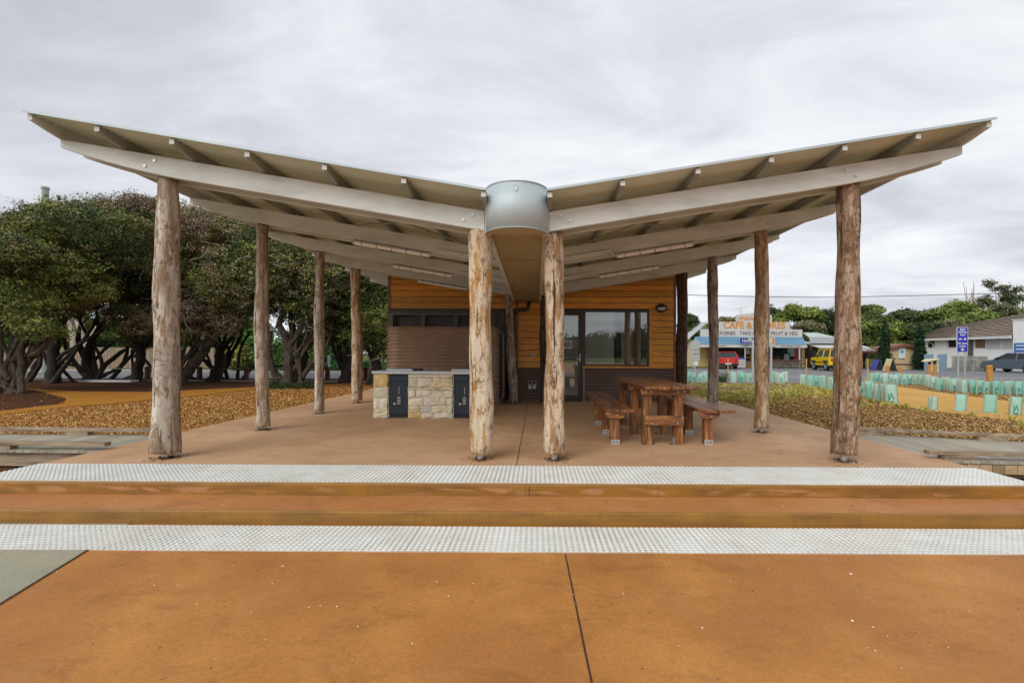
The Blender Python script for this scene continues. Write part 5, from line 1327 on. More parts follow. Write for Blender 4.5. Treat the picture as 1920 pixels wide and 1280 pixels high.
p=W(1390,577,YC+3); t=wthing('tv_aerial','thin television aerial on a mast above the store sign','aerial',(p.x,p.y,3)); MB().tube([(p.x,p.y,3.2),(p.x,p.y,p.z)],.03,6).build('mast',ZINC,t)
m=MB(); m.tube([(p.x-.75,p.y,p.z-.1),(p.x+.7,p.y,p.z+.08)],.02,5)
for k in range(7): m.tube([(p.x-.7+k*.22,p.y-.3,p.z-.09+k*.03),(p.x-.7+k*.22,p.y+.3,p.z-.09+k*.03)],.012,4)
m.tube([(p.x-.35,p.y,p.z-.05),(p.x,p.y,p.z-.5)],.015,4); m.tube([(p.x+.35,p.y,p.z+.03),(p.x,p.y,p.z-.5)],.015,4); m.build('antenna',ZINC,t)
# newspaper sign under awning
t=wthing('newspaper_sign','blue and white newspaper sign fixed on the blue awning','sign',(cx(1408),y1-.2,2.5)); za_,zb3=cz(1405,633.5),cz(1405,643.5); yy_=y1-.25
k_=yy_/YC
MB().box(cx(1387)*k_,cx(1432)*k_,yy_,yy_+.05,za_-.12,zb3*1+.62).build('panel',paint('news_blue',(.02,.03,.35)),t) if False else None
zc1,zc0=W(1405,633,yy_).z,W(1405,643.5,yy_).z
MB().box(cx(1387)*k_,cx(1432)*k_,yy_,yy_+.05,zc0,zc1).build('panel',paint('news_blue',(.02,.03,.35)),t)
MB().box(cx(1386.3)*k_,cx(1432.7)*k_,yy_+.01,yy_+.04,zc0-.04,zc1+.04).build('panel_border',SIGNW,t)
text('Herald Sun',.40,(cx(1409)*k_,yy_-.006,(zc0+zc1)/2-.02),SIGNW,t,bold=.010,sx=.95)
MB().box(cx(1402)*k_,cx(1410)*k_,yy_-.012,yy_-.008,(zc0+zc1)/2+.05,zc1-.03).build('emblem',paint('news_green',(.35,.6,.35)),t)
MB().box(cx(1437)*k_,cx(1454)*k_,yy_+.05,yy_+.09,zc0-.25,zc1).build('side_board',SIGNW,t); MB().box(cx(1448)*k_,cx(1453)*k_,yy_+.04,yy_+.05,zc0-.1,zc1-.05).build('orange_mark',LTR,t)
# news stand by the door and picnic settings
t=wthing('news_stand','white and blue two panel news rack beside the shop door','rack',(cx(1388)*.95,YC*.95,GZc)); Yn=40.5; kk=Yn/F
for i,px in enumerate((1381.5,1389.5)):
    x=(px-CX)*kk; MB().box(x,x+.36,Yn,Yn+.06,GZc+.05,.75).build('rack_panel',SIGNW,t)
    MB().box(x,x+.36,Yn-.01,Yn,.62,.75).build('rack_header',paint('news_blue2',(.05,.08,.40)),t); 
    m=MB(); 
    for a_ in range(2):
        for b2 in range(2): m.box(x+.05+a_*.14,x+.16+a_*.14,Yn-.012,Yn-.001,.05+b2*.27,.25+b2*.27)
    m.build('rack_pages',pm('page_grey',(.35,.36,.40)),t)
MB().box((1381.5-CX)*kk-.03,(1389.5-CX)*kk+.4,Yn+.06,Yn+.3,GZc,GZc+.12).build('rack_foot',BROWNF,t)
def xtable(px,label,Yt=40.8):
    x=(px-CX)/F*Yt; t=wthing('picnic_setting',label,'table',(x,Yt,GZc),'timber settings in front of the store')
    MB().box(x-.75,x+.75,Yt-.35,Yt+.35,.56,.60).build('top',FURNX,t)
    for s_ in (-1,1):
        for d_ in (-1,1): MB().tube([(x+s_*.45-d_*.3,Yt-.2,GZc),(x+s_*.45+d_*.3,Yt-.2,.58)],.035,6).build('leg',FURNZ,t)
        MB().box(x-.75,x+.75,Yt+s_*.75-.13,Yt+s_*.75+.13,.26,.30).build('seat',FURNX,t)
        MB().box(x-.62,x-.55,Yt-.8,Yt+.8,.2,.26).build('bearer',FURNX,t) if s_<0 else MB().box(x+.55,x+.62,Yt-.8,Yt+.8,.2,.26).build('bearer',FURNX,t)
xtable(1450,'crossed leg timber table outside the store, next to the sign pole'); xtable(1487,'crossed leg timber table outside the store, below the red poster')
# sign poles in front
def pole_sign(px,py0,py1,label,Y,r_=.035):
    x=(px-CX)/F*Y; t=wthing('sign_pole',label,'pole',(x,Y,-.1)); MB().tube([(x,Y,-.15),(x,Y,W(px,py1,Y).z)],r_,8).build('pole',ZINC,t); return t,x
pole_sign(1411.5,715,638,'thin grey steel pole just left of the second right log post',20.5,.05)
pole_sign(1446,715,640,'thin grey steel pole just right of the second right log post',20.5,.045)
Y=19.5; t,x=pole_sign(1303,715,640,'back of a grey octagonal stop sign with plates on one pole beside the road',Y,.03)
t['label']='back of an octagonal road sign with square and round plates below on one pole'; t['category']='road sign'
z=W(1303,647,Y).z; m=MB().prism([(x+.23*math.cos(PI/8+k*PI/4),z+.23*math.sin(PI/8+k*PI/4)) for k in range(8)],Y-.05,Y-.04); m.build('octagon_plate',ZINC,t)
z=W(1303,659,Y).z; MB().box(x-.17,x+.17,Y-.05,Y-.04,z-.08,z+.08).build('square_plate',ZINC,t)
z=W(1303,670,Y).z; MB().box(x-.17,x+.19,Y-.05,Y-.04,z-.13,z+.13).build('lower_plate',ZINC,t)
z=W(1303,681,Y).z; MB().prism([(x+.03+.10*math.cos(k*PI/6),z+.10*math.sin(k*PI/6)) for k in range(12)],Y-.05,Y-.04).build('round_plate',WHITE,t)
m=MB(); 
for py in (641,654,663,674): z=W(1303,py,Y).z; m.box(x-.08,x+.08,Y-.04,Y+.03,z-.01,z+.01)
m.build('bracket',BLACK,t)
for px,l in ((1365,'short timber stake beside a young plant before the road'),(1627,'short timber stake right of the front right log post'),(1512,'thin brown stake in the far verge below the annex')):
    Y=18.5; x=(px-CX)/F*Y; tag(MB().box(x-.016,x+.016,Y-.016,Y+.016,-.15,W(px,672,Y).z).build('stake',STAKE),l,'stake')
sp_=[((1352-CX)/F*18.3,18.3),((1354-CX)/F*18.4,18.4),((1356-CX)/F*18.3,18.3)]
tufts('young_shrub','young leafy shrub beside the stake before the road',sp_,.4,.75,40,[(.05,.09,.03),(.09,.10,.04)],31,spread=.4)
# holiday park sign
Y=25.0; t=wthing('holiday_park_sign','tall blue sign with white lettering and arrow on two steel poles','sign',W(1805,700,Y)); BLUE=pm('sign_blue',(.015,.03,.42),(.012,.025,.36),2,.4,bmp=0)
xl,xr=(1793.8-CX)/F*Y,(1815-CX)/F*Y; zt_,zb4=W(1804,613.0,Y).z,W(1804,660.5,Y).z; xm=(xl+xr)/2
def rrect(x0,x1,z0,z1,r_):
    o=[]
    for (cx_,cz_,a0) in ((x1-r_,z1-r_,0),(x0+r_,z1-r_,PI/2),(x0+r_,z0+r_,PI),(x1-r_,z0+r_,1.5*PI)):
        for k in range(5): a_=a0+PI/2*k/4; o.append((cx_+r_*math.cos(a_),cz_+r_*math.sin(a_)))
    return o
MB().prism(rrect(xl,xr,zb4,zt_,.06),Y,Y+.03).build('border_plate',SIGNW,t); bp=MB().prism(rrect(xl+.035,xr-.035,zb4+.035,zt_-.035,.05),Y-.008,Y-.001).build('blue_plate',BLUE,t)
H_=zt_-zb4
for s_,f,sz in (('BIG4',.895,.15),('Holiday',.80,.15),('Park',.69,.15),('S/C Units',.35,.13),('& Sites',.245,.13)):
    text(s_,sz,(xm,Y-.012,zb4+H_*f),WHITE,t,bold=.004,ext=.002)
zi=zb4+H_*.52; m=MB(); m.box(xm-.2,xm-.06,Y-.012,Y-.009,zi-.02,zi+.05); m.cyl((xm-.16,Y-.012,zi-.03),.03,.003,10,'y'); m.box(xm-.07,xm-.03,Y-.012,Y-.009,zi-.03,zi+.02); m.build('pictogram',WHITE,t); m=MB(); m.prism([(xm+.06,zi-.03),(xm+.2,zi-.03),(xm+.2,zi+.04),(xm+.17,zi+.06),(xm+.09,zi+.06),(xm+.06,zi+.03)],Y-.012,Y-.009); m.build('pictogram',WHITE,t)
za=zb4+H_*.115; m=MB(); m.prism([(xm-.10,za),(xm,za+.10),(xm+.03,za+.07),(xm-.02,za+.022),(xm+.12,za+.022),(xm+.12,za-.022),(xm-.02,za-.022),(xm+.03,za-.07),(xm,za-.10)][::-1],Y-.012,Y-.009); m.build('arrow',WHITE,t)
for px in (1798.5,1811): x=(px-CX)/F*Y; MB().tube([(x,Y+.06,-.15),(x,Y+.06,zt_-.1)],.035,8).build('pole',ZINC,t)

# ------------------------------------------------------------------ cars
TYRE=pm('tyre',(.02,.02,.02),(.014,.014,.014),9,.9); RIM=pm('rim',(.55,.56,.57),None,9,.35,.6); LRED=paint('tail_red',(.45,.02,.015),.2); LCL=paint('lamp_clear',(.75,.75,.72),.15)
def car(label,col,loc,rz,prof,L,Wd,H,wb,wr,green,name='parked_car',load=False,open_door=False,stripe=None):
    """x forward; prof: lower body side outline, green: greenhouse outline (x,z)"""
    t=thing(name,label,'car',loc,rz); pa=paint('car_'+name+str(col),col,.25)
    # body: rounded cross-section loft of the side outline
    def loft(pts,ws,nm,mat,par):
        m=MB(); k=len(pts); rows=[]
        for y,s_ in ws: rows.append([(x,y,z if s_==1 else z) for x,z in pts])
        vs=[]; cxm=sum(p[0] for p in pts)/k; 
        for y,s_ in ws: vs+=[(cxm+(x-cxm)*s_,y,z) for x,z in pts]
        fs=[]
        for r_ in range(len(ws)-1): fs+=[(r_*k+i,r_*k+(i+1)%k,(r_+1)*k+(i+1)%k,(r_+1)*k+i) for i in range(k)]
        fs+=[tuple(range(k-1,-1,-1)),tuple((len(ws)-1)*k+i for i in range(k))]
        return m.add(vs,fs).build(nm,mat,par,bevel=.03)
    h=Wd/2
    b=loft(prof,[(-h,.965),(-h+.07,1),(h-.07,1),(h,.965)],'body',pa,t)
    # greenhouse with tumblehome
    m=MB(); k=len(green); zb0=min(z for x,z in green); zt0=max(z for x,z in green); vs=[]
    for s_ in (-1,1):
        for x,z in green: q=(z-zb0)/(zt0-zb0); vs.append((x,s_*(h-.03-.14*q),z))
    m.add(vs,[tuple(range(k)),tuple(range(2*k-1,k-1,-1))]+[(i,i+k,(i+1)%k+k,(i+1)%k) for i in range(k)]); gh=m.build('cabin',DGLASS,t)
    # roof panel and pillars
    xs=sorted([x for x,z in green if z>zt0-.06]); rm_=MB(); rm_.box(xs[0]-.03,xs[-1]+.03,-h+.16,h-.16,zt0-.02,zt0+.035); rm_.build('roof',pa,t,bevel=.02)
    gb=sorted(green,key=lambda p:p[0]); rear_b=min(x for x,z in green if z<zb0+.06); fr_b=max(x for x,z in green if z<zb0+.06)
    pm_=MB()
    for s_ in (-1,1):
        for (xa,xb) in ((rear_b,xs[0]),(fr_b,xs[-1]),((rear_b+fr_b)/2-.1,(rear_b+fr_b)/2-.1)): MB().tube([(xa,s_*(h-.02),zb0),(xb,s_*(h-.155),zt0)],.04,6).build('pillar',pa,t)
    for x in (-wb/2,wb/2):
        for s_ in (-1,1):
            w_=MB().cyl((x,s_*(h-.19) if s_>0 else -h-.01,wr),wr,.2,22,'y').build('wheel',TYRE,t,bevel=.02)
            MB().cyl((x,(h-.005) if s_>0 else -h-.02,wr),wr*.6,.02,16,'y').build('rim',RIM,w_)
    xr,xf=min(x for x,z in prof),max(x for x,z in prof)
    for s_ in (-1,1):
        MB().box(xr-.02,xr+.06,s_*(h-.2)-.1,s_*(h-.2)+.1,H*.45,H*.58).build('tail_light',LRED,t); MB().box(xf-.06,xf+.01,s_*(h-.25)-.13,s_*(h-.25)+.13,H*.40,H*.50).build('headlight',LCL,t)
        MB().box(fr_b-.35,fr_b-.2,s_*(h+.02)-.06,s_*(h+.02)+.06,zb0+.02,zb0+.16).build('mirror',BLACK,t)
    MB().box(xr-.05,xr+.02,-h+.05,h-.05,.30,.48).build('bumper',BLACK if stripe is None else paint('bumper_grey',(.12,.13,.15)),t,bevel=.02)
    MB().box(xr-.065,xr-.05,-.24,.24,.40,.50).build('number_plate',WHITE,t)
    if stripe: MB().box(xr-.012,xr+.02,-h+.1,h-.1,H*.52,H*.60).build('tail_stripe',paint('stripe',stripe),t)
    if load:
        m=MB(); m.box(-.9,.5,-.55,.55,zt0+.05,zt0+.10); m.build('roof_rack',BLACK,t); m=MB(); m.box(-.8,.3,-.5,.0,zt0+.1,zt0+.22); m.box(-.4,.45,.05,.45,zt0+.1,zt0+.18); m.build('rack_load',paint('load_white',(.7,.7,.55)),t,bevel=.03)
        MB().cyl((xr-.2,0,.75),.32,.18,18,'x').build('spare_wheel',TYRE,t)
        for x in (-wb/2,wb/2):
            for s_ in (-1,1): MB().box(x-.45,x+.45,s_*(h+.01)-.03,s_*(h+.01)+.03,wr*2+.0,wr*2+.08).build('wheel_arch',BLACK,t,bevel=.02)
        MB().box(xr+.3,xf-.3,-h-.012,-h+.01,.62,.68).build('side_strip',BLACK,t); MB().box(xr+.3,xf-.3,h-.01,h+.012,.62,.68).build('side_strip',BLACK,t)
    if open_door:
        MB().box(0,.95,0,.05,.35,1.35,M=Matrix.Translation((-.1+.3,h,0))@Matrix.Rotation(.9,4,'Z')).build('open_door',pa,t)
    return t
hatch=[(-1.85,.35),(-1.8,.95),(-1.55,.98),(.85,.95),(1.75,.78),(1.9,.6),(1.88,.28),(1.6,.25),(-1.6,.25)]
hgreen=[(-1.78,.93),(-1.35,1.38),(.15,1.40),(.95,.95)]
suv=[(-1.75,.42),(-1.75,1.05),(.75,1.05),(1.7,.98),(1.78,.75),(1.75,.45),(1.4,.40),(-1.4,.40)]
sgreen=[(-1.72,1.03),(-1.6,1.62),(.35,1.62),(.80,1.03)]
def gpos(px,py,z=ZR): return G(px,py,z)
p=gpos(1337,689.0); 
car('red hatchback parked nose in at the store, partly behind a log post',(.50,.02,.015),(p.x,39.2,ZR),math.radians(82),hatch,3.8,1.68,1.42,2.4,.29,hgreen,'red_car')
p=gpos(1549,694); car('bright yellow four wheel drive with roof load parked by the store annex',(.78,.55,.01),(p.x+.1,35.6,ZR),math.radians(79),suv,3.6,1.62,1.65,2.2,.36,sgreen,'yellow_car',load=True)
p=gpos(1898,697); car('dark grey hatchback with red tail stripe parked before the white building',(.10,.125,.16),(35.6,33.6,ZR),math.radians(97),hatch,3.8,1.68,1.42,2.4,.30,hgreen,'grey_car',stripe=(.30,.02,.03))

# ------------------------------------------------------------------ right hand buildings
def rx(px,Y): return (px-CX)/F*Y
TILE=pm('roof_tiles',(.50,.42,.32),(.34,.27,.20),2,.8,sc=(1,1,1),bmp=.3,tint=True); TRED=pm('red_trim',(.30,.06,.035)); DRK=MATS['dark_interior']
# white building: its long side runs back from us along the side street
WX_,WY_=40.0,46.7
wbt=thing('white_building','long white building with brown tiled roof and shuttered windows behind the grey car','building',(WX_,WY_,0),-PI/2)
def lx(px,off=0): return WY_-(WX_+off)/((px-CX)/F)
def lz(px,py,off=0): return W(px,py,(WX_+off)/((px-CX)/F)).z
L_=8.95; ze=2.68
WH2=pm('bright_white_wall',(.86,.86,.86),(.80,.80,.80),3,.6,bmp=.05); MB().box(0,L_,0,6,ZR,ze).build('wall',WH2,wbt)
m=MB(); rows=13
def zrg(x,a): return ze-.02+a*((3.85-ze)+(4.8-3.85)*(x+1.3)/9.6)
for k in range(rows):
    a,b2=k/rows,(k+1)/rows; xa,xb=-.35-.9*a,-.35-.9*b2; ya,yb=-.5+2.9*a,-.5+2.9*b2
    m.add([(xa,ya,zrg(xa,a)+.10),(L_,ya,zrg(L_,a)+.10),(L_,yb,zrg(L_,b2)),(xb,yb,zrg(xb,b2)),(xa,ya,zrg(xa,a)-.02),(L_,ya,zrg(L_,a)-.02)],[(0,1,2,3)])
    m.add([(xa,ya-.004,zrg(xa,a)+.10),(L_,ya-.004,zrg(L_,a)+.10),(L_,ya-.004,zrg(L_,a)-.04),(xa,ya-.004,zrg(xa,a)-.04)],[(0,3,2,1)],(.18,.16,.15))
m.add([(-.35,-.5,ze-.05),(-1.25,2.4,3.8),(L_,2.4,4.75),(L_,6.3,ze-.05),(-.35,6.3,ze-.05)],[(0,1,4),(1,2,3,4)])
m.build('roof',TILE,wbt)
MB().box(-.45,L_,-.62,-.5,ze-.16,ze+.03).build('gutter',WHITE,wbt)
def win(px0,px1,py0,py1,mat,frame,nm='window'):
    a,b2=lx(px0),lx(px1); pm_=(px0+px1)/2; zz1,zz0=lz(pm_,py0),lz(pm_,py1)
    f=MB().box(a-.09,b2+.09,-.05,-.005,zz0-.07,zz1+.07).build(nm,frame,wbt); MB().box(a,b2,-.07,-.05,zz0,zz1).build('pane',mat,f)
win(1742.5,1751,640,650,DGLASS,TRED); win(1781,1794,638.5,649.5,DGLASS,TRED); win(1816,1826,637,680,pm('shade_glass',(.12,.11,.09)),WHITE,'door'); win(1831.5,1846,637,650.5,pm('room_glass',(.20,.13,.07)),TRED)
SHU=pm('roller_shutter',(.50,.48,.47),(.46,.44,.43),2,.6,sc=(.1,1,20)); win(1850,1877,637.5,652,SHU,WHITE,'shutter'); win(1881,1905,637,652,SHU,WHITE,'shutter')
MB().tube([(lx(1746),-.55,ze-.1),(lx(1751),-.08,ze-.5),(lx(1751),-.08,ZR)],.05,6).build('downpipe',WHITE,wbt)
MB().tube([(lx(1777),-.08,ze-.2),(lx(1777),-.08,ZR)],.04,6).build('downpipe',WHITE,wbt)
t=thing('end_building','tall plain white wall at the right edge beside the tiled roof','building',(WX_,WY_,0),-PI/2); zt5=lz(1908,600,-.4)
MB().box(L_+.01,L_+9,-.4,7,ZR,zt5).build('wall',WH2,t); MB().box(L_-.05,L_+9.05,-.46,7.05,zt5,zt5+.08).build('coping',WHITE,t)
t=thing('blue_notice_board','blue board with white patches on the white wall at the right edge','sign',(WX_,WY_,0),-PI/2); za_,zb5=lz(1908,643,-.4),lz(1908,672,-.4)
MB().box(L_+.15,L_+2.2,-.45,-.405,zb5,za_).build('board',paint('board_blue',(.04,.16,.55)),t)
m=MB()
for f_ in (.12,.35,.60): m.box(L_+.3,L_+1.9,-.46,-.45,za_-(za_-zb5)*(f_+.09),za_-(za_-zb5)*f_)
m.build('white_panel',WHITE,t)
# beige shed
Y=38.5; t=wthing('beige_shed','beige weatherboard cottage end with brown gable roof and picture sign','cottage',(rx(1692,Y),Y,ZR))
BEI=pm('beige_boards',(.58,.45,.25),(.52,.40,.22),2,.7,sc=(.3,1,10)); x0,x1=rx(1664,Y),rx(1722,Y); xm=rx(1693,Y); ze=W(1693,655,Y).z; zp=W(1693,648.5,Y).z
MB().prism([(x0,ZR),(x1,ZR),(x1,ze),(xm,zp),(x0,ze)],Y,Y+1.6).build('wall',BEI,t)
m=MB(); m.prism([(x0-.35,ze-.12),(xm,zp-.02),(x1+.35,ze-.12),(x1+.35,ze+.10),(xm,zp+.22),(x0-.35,ze+.10)],Y-.3,Y+1.8); m.build('roof',pm('brown_roof',(.22,.09,.05)),t)
MB().box(rx(1676,Y),rx(1716,Y),Y-.03,Y-.005,W(1693,684,Y).z,W(1693,682,Y).z).build('trim',BROWNF,t)
MB().box(rx(1714.5,Y),rx(1716,Y),Y-.03,Y-.005,ZR,W(1693,684,Y).z).build('trim',BROWNF,t)
t2=wthing('picture_sign','white sign with turquoise square on the beige wall','sign',(rx(1690,Y),Y-.05,1.5)); MB().box(rx(1683.5,Y),rx(1696,Y),Y-.09,Y-.04,W(1690,671.5,Y).z,W(1690,653,Y).z).build('board',WHITE,t2)
MB().box(rx(1686.5,Y),rx(1693,Y),Y-.1,Y-.09,W(1690,662,Y).z,W(1690,656,Y).z).build('picture',paint('turq',(.08,.45,.50)),t2)
# dark verandah restaurant
Y=39.0; t=wthing('verandah_cafe','low dark verandah eatery with grey green roofs between the log post and the cypress','building',(rx(1632,Y),Y,ZR))
x0,x1=rx(1560,Y),rx(1662,Y); MB().box(x0,x1,Y+2.5,Y+7,ZR,W(1630,655,Y).z).build('wall',DRK,t)
m=MB(); m.add([(x0,Y,W(1630,658,Y).z),(x1,Y,W(1630,658,Y).z),(x1,Y+3,W(1630,648,Y).z+.1),(x0,Y+3,W(1630,648,Y).z+.1)],[(0,1,2,3)]); q=m.build('verandah_roof',pm('mixed_roof',(.50,.50,.48),(.16,.17,.17),.8,.6,sc=(2,.1,1),lo=.48,hi=.52),t); q=q.modifiers.new('s','SOLIDIFY'); q.thickness=.08
m=MB(); z1=W(1630,647,Y).z+.2; z2=W(1630,637,Y).z+.4; z3=W(1630,628,Y).z+.5; m.add([(x0,Y+3,z1),(x1,Y+3,z1),(x1-1,Y+5,z2),(x0+1,Y+5,z2)],[(0,1,2,3)]); m.build('slate_roof',ROOFG,t)
m=MB(); m.add([(x0+1,Y+5,z2),(x1-1,Y+5,z2),(x1-1.6,Y+7,z3),(x0+1.6,Y+7,z3),(x1+2,Y+7.5,z1),(x1-1.2,Y+5,z2)],[(0,1,2,3),(1,4,2)]); m.build('upper_roof',pm('green_roof',(.45,.55,.50)),t)
MB().box(x0,x1,Y-.05,Y,W(1630,662,Y).z,W(1630,657.5,Y).z).build('fascia',pm('maroon',(.12,.03,.03)),t)
for px in (1611,1629,1646): MB().box(rx(px,Y)-.06,rx(px,Y)+.06,Y,Y+.12,ZR,W(1630,660,Y).z).build('verandah_post',BROWNF,t)
MB().box(x0,x1-1,Y-.02,Y+.03,.35,.42).build('railing',pm('rail_timber',(.2,.12,.08)),t)
MB().box(rx(1644,Y),rx(1652,Y),Y+.1,Y+.14,W(1648,668,Y).z,W(1648,661,Y).z).build('lit_panel',paint('panel_yel',(.5,.42,.15)),t)
MB().box(rx(1608,Y),rx(1613.5,Y),Y-.1,Y-.06,W(1610,684,Y).z,W(1610,668,Y).z).build('banner',paint('banner_blue',(.25,.45,.60)),t)
# A-frame boards
def aframe(px,py,w_,h,col,label,Y=32.5,lean=.35,inner=None):
    x=rx(px,Y); z0=ZR; t=wthing('sandwich_board',label,'sign',(x,Y,z0),'sandwich boards on the verge')
    for s_ in (-1,1): 
        m=MB(); m.add([(x+s_*lean,Y-w_/2,z0),(x+s_*lean,Y+w_/2,z0),(x+s_*.03,Y+w_/2,z0+h),(x+s_*.03,Y-w_/2,z0+h)],[(0,1,2,3)]); o=m.build('board',paint('afr_'+str(px)+str(s_),col if s_<0 else (.12,.12,.11)),t); q=o.modifiers.new('s','SOLIDIFY'); q.thickness=.03
    if inner:
        m=MB()
        for k in range(5): f=.15+.16*k; m.add([(x-lean*(1-f)-.03,Y-w_/2+.05,z0+h*f),(x-lean*(1-f)-.03,Y+w_/2-.05,z0+h*f),(x-lean*(1-f-.07)-.03,Y+w_/2-.05,z0+h*(f+.07)),(x-lean*(1-f-.07)-.03,Y-w_/2+.05,z0+h*(f+.07))],[(0,1,2,3)])
        m.build('panel_print',WHITE,t)
aframe(1645,694,.6,.85,(.05,.06,.30),'blue and white sandwich board leaning at the verandah eatery',Y=36.5,inner=True)
aframe(1669,694,.6,.95,(.62,.52,.28),'cream and dark sandwich board before the beige cottage',Y=35)
# cypresses
def cypress(px,Y,ztop,label,seed):
    x=rx(px,Y); pf=[]
    for k in range(14):
        f=k/13; r_=.36*(1-f)**.6*(.85+.15*math.sin(f*9))+.05; pf.append((x+random.uniform(-.08,.08),Y,ZR+.35+(ztop-ZR-.4)*f,r_,r_,.42))
    tree(label,[([(x,Y,ZR),(x,Y,1.5),(x,Y,ztop*.8)],.10,.02)],pf,22000,.12,[(.012,.035,.012),(.018,.048,.016)],BARKD,seed,'cypresses either side of the beige cottage',clump=.07,name='cypress_tree',inner=.35)
cypress(1659,36.8,W(1659,612,36.8).z,'slim dark cypress left of the beige cottage',401); cypress(1725,37.6,W(1725,617,37.6).z,'slim dark cypress right of the beige cottage',402)
# fences and shelter box
BLF=pm('blue_steel_fence',(.20,.30,.38),(.16,.25,.32),2,.5); YF2=36.5
paling(rx(1733,YF2),rx(1784,YF2),YF2,YF2,ZR,W(1760,664,YF2).z,'blue grey steel sheet fence left of the holiday sign',BLF,step=.75,name='steel_fence',rail=False)
GRF=pm('grey_paling',(.33,.33,.29),(.24,.24,.21),3,.8,tint=True)
paling(rx(1785,YF2),rx(1848,YF2),YF2,YF2,ZR,W(1800,668,YF2).z,'grey timber paling fence behind the holiday sign',GRF)
for i,px in enumerate((1794,1824,1849)):
    x=rx(px,35.5); tag(MB().box(x-.08,x+.08,35.42,35.58,ZR,1.0).build('fence_post',GRF),['left','middle','right'][i]+' grey post of the single rail barrier by the paling fence','post','posts of the single rail barrier')
tag(MB().tube([(rx(1794,35.4),35.4,.72),(rx(1862,35.4),35.4,.72)],.045,6).build('barrier_rail',GRF),'single grey rail in front of the paling fence','rail')
Y=33.5; x0,x1=rx(1738,Y),rx(1760,Y); t=wthing('cream_frame_stand','cream framed dark box stand in front of the blue grey fence','stand',((x0+x1)/2,Y,ZR))
m=MB(); m.box(x1-.08,x1,Y,Y+.08,ZR,W(1750,673,Y).z); m.box(x0+.35,x0+.43,Y,Y+.08,ZR,W(1750,674,Y).z); m.prism([(x0,W(1750,677,Y).z),(x0+.3,W(1750,673,Y).z),(x1,W(1750,672,Y).z),(x1,W(1750,674,Y).z),(x0,W(1750,678,Y).z)],Y-.1,Y+.5); m.build('frame',CREAM,t)
MB().box(x0+.43,x1-.08,Y+.1,Y+.4,ZR,W(1750,675,Y).z).build('box',BLACK,t)

# ------------------------------------------------------------------ distant trees at right
HG=[[(.13,.18,.04),(.17,.22,.05),(.22,.25,.06),(.08,.12,.03)],[(.07,.11,.04),(.10,.14,.045),(.05,.075,.03)],[(.11,.16,.035),(.15,.20,.045),(.07,.11,.03)],[(.17,.17,.085),(.14,.14,.08),(.20,.18,.09)],[(.025,.04,.02),(.04,.055,.025)],[(.10,.13,.05),(.14,.12,.07)]]
def far_tree(px,ptop,Y,wpx,kind,label,seed,n_=16000,pal=0,zbase=None,ls=.3,low=None):
    x=rx(px,Y); zt_=W(px,ptop,Y).z; zg=hill(x,Y)-.2; w_=wpx/F*Y; rs=random.Random(seed); pf=[]
    H=zt_-zg
    if kind=='round':
        for _ in range(26): r_=w_*rs.uniform(.09,.20); pf.append((x+rs.uniform(-.38,.38)*w_,Y+rs.uniform(-.3,.3)*w_,max(zg+r_*.5,zt_-r_*.6-rs.random()**1.4*H*.75),r_,r_,r_*.62))
        pf.append((x,Y,zt_-w_*.15,w_*.26,w_*.26,w_*.15))
        limbs=[([(x,Y,zg),(x+.2,Y,zg+H*.4),(x,Y,zg+H*.7)],.22,.1)]
    elif kind=='gum':
        limbs=[([(x,Y,zg),(x+.1,Y,zg+H*.3)],.25,.2)]
        for k in range(7):
            a_=rs.uniform(-.48,.48)*w_; e=(x+a_,Y+rs.uniform(-.2,.2)*w_,zt_-H*(.12+.5*abs(a_)/w_)); mid=(x+a_*.45,Y,zg+H*.55)
            limbs.append(([(x+.05,Y,zg+H*.25),mid,e],.12,.04)); r_=w_*rs.uniform(.08,.16); pf.append((e[0],e[1],e[2],r_,r_,r_*.45))
        for _ in range(8): r_=w_*rs.uniform(.07,.13); pf.append((x+rs.uniform(-.35,.35)*w_,Y,zt_-r_*.5-rs.random()*H*.25,r_,r_,r_*.45))
    else: # bare
        limbs=[([(x,Y,zg),(x+.1,Y,zg+H*.45)],.14,.10)]
        for k in range(12):
            a_=rs.uniform(-.5,.5)*w_; e=Vector((x+a_,Y+rs.uniform(-.5,.5),zg+H*rs.uniform(.8,1.0))); limbs.append(([(x+.05,Y,zg+H*rs.uniform(.2,.5)),(x+a_*.5,Y,zg+H*.65),e],.07,.025))
    bk={'round':BARK,'gum':BARKP,'bare':MATS['twig_grey']}[kind]
    tree(label,limbs,pf,n_,ls,HG[pal],bk,seed,'trees on the hill behind the shops',clump=.22*w_/6+.06,inner=.2)
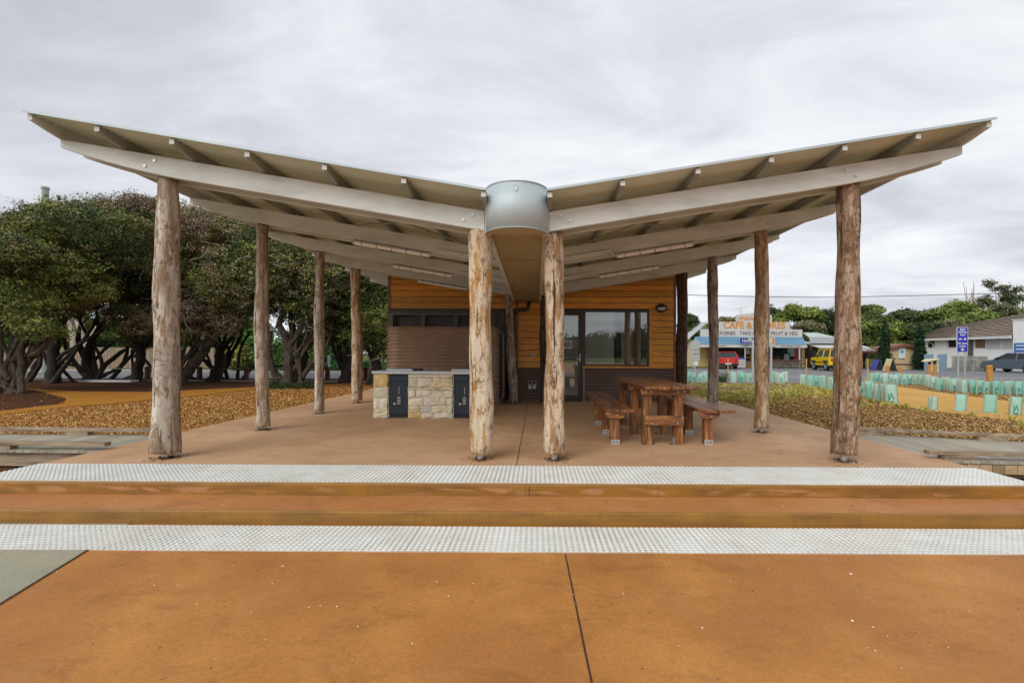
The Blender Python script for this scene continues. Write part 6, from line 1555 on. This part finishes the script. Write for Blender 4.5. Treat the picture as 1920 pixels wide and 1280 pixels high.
FT=[(1296,592,46,26,'round','dark green tree beside the building corner post, left of the store',1,.22,24000),
 (1322,612,58,60,'round','yellow green tree on the hill behind the sloping store side roof',0,.3,20000),
 (1368,596,66,46,'gum','hazy tree behind the water tank, left of the sign parapet',3,.35,16000),
 (1400,592,70,40,'gum','distant treetop just above the orange lettering',3,.35,12000),
 (1440,578,60,50,'round','deep green tree right of the parapet top behind the second log post',1,.3,20000),
 (1497,568,56,84,'gum','large spreading tree with pale bare limbs right of the store sign',0,.28,34000),
 (1513,606,54,60,'round','brownish bush behind the store annex roof',3,.28,16000),
 (1556,583,60,60,'round','dark pine like tree left of the front right log post',4,.3,20000),
 (1533,625,52,50,'round','low green tree right behind the annex roof',2,.28,14000),
 (1628,570,62,56,'gum','flat topped tree just right of the front right log post',0,.3,20000),
 (1615,606,56,60,'round','olive tree behind the green roof of the verandah eatery',0,.3,20000),
 (1645,592,58,60,'round','mid green tree above the left cypress',0,.3,22000),
 (1697,583,62,56,'round','tall olive green tree right of the left cypress',1,.3,22000),
 (1680,610,55,64,'round','broad olive tree behind the beige cottage roof',0,.3,22000),
 (1722,612,54,56,'round','leafy tree behind the right cypress',1,.3,20000),
 (1722,596,75,50,'gum','pale hazy far tree in the dip of the treeline',3,.4,12000),
 (1757,583,60,60,'round','rounded green tree left of the holiday sign',0,.3,24000),
 (1745,606,54,50,'round','dark olive tree above the tiled roof left end',1,.3,18000),
 (1790,568,62,66,'round','tall green tree above the holiday sign',2,.3,26000),
 (1790,604,55,60,'round','brown green bush right behind the tiled roof',3,.3,18000),
 (1838,588,56,80,'round','bright green broad tree behind the tiled roof, right of the holiday sign',2,.3,32000),
 (1880,573,58,60,'round','brownish rounded tree near the right edge above the tiled roof',3,.3,22000),
 (1846,548,62,40,'gum','sparse wind blown tree with gaps, rising over the tiled roof',5,.28,1500),
 (1868,524,64,60,'gum','tallest open branched tree right of the bare one',5,.28,2200),
 (1905,534,64,60,'gum','leaning open branched tree at the right edge',5,.28,2200),
 (1819,525,63,26,'bare','leafless thin tree above the roof, left of the tallest tree',1,.28,0),
 (1960,575,58,90,'round','broad green tree beyond the right edge',2,.3,16000)]
for i,(px,pt,Y,wp,k,l,pal,ls,n_) in enumerate(FT): far_tree(px,pt,Y,wp,k,l,500+i,n_,pal,ls=ls)
# far wooded ridge at right and behind the viewer
def ridge(name,label,x0,x1,Y,h0,h1,nl,ls,seed,pal):
    rs=random.Random(seed); pf=[]
    for i in range(70):
        x=x0+(x1-x0)*i/69; h=h0+(h1-h0)*(.5+.5*math.sin(i*.35))*rs.uniform(.7,1); r_=abs(x1-x0)/70*rs.uniform(.9,1.5)
        pf.append((x,Y+rs.uniform(-3,3),h*.45,r_,r_,h*.55))
    o=crown_mesh(name,pf,nl,ls,None,seed,pal,clump=ls*.7,inner=.1); tag(o,label,'woodland',kind='stuff')
ridge('far_woodland','hazy wooded ridge far behind the shops',20,130,115,6.5,8.5,40000,.8,71,[(.11,.14,.08),(.09,.12,.07)])
ridge('far_woodland','wooded ridge behind the viewer mirrored in the window',-120,140,-95,4.5,6.5,70000,1.1,72,[(.05,.07,.03),(.06,.08,.03)])
quad(-300,300,-96,-40,-.2,'verge',GRASSG)
grid('hill',MULCH_D,-200,220,-125,-96,60,8,lambda x,y:-.3+4.6*math.sin(min(1,(-96-y)/12)*PI/2)+.7*math.sin(x*.11)+.5*math.sin(x*.31))
# power line
ends=[W(1288,553,30),W(1420,556,30),W(1560,557,30),W(1760,553,30),W(1920,548,30),W(2200,538,30)]
e0=ends[0]+(ends[0]-ends[1])*1.1+Vector((0,0,.05)); pts=wob([e0]+ends,0,6)
tag(MB().tube(pts,.022,5).build('power_line',BLACK),'black overhead cable crossing the sky above the store','cable')

finish_bases()
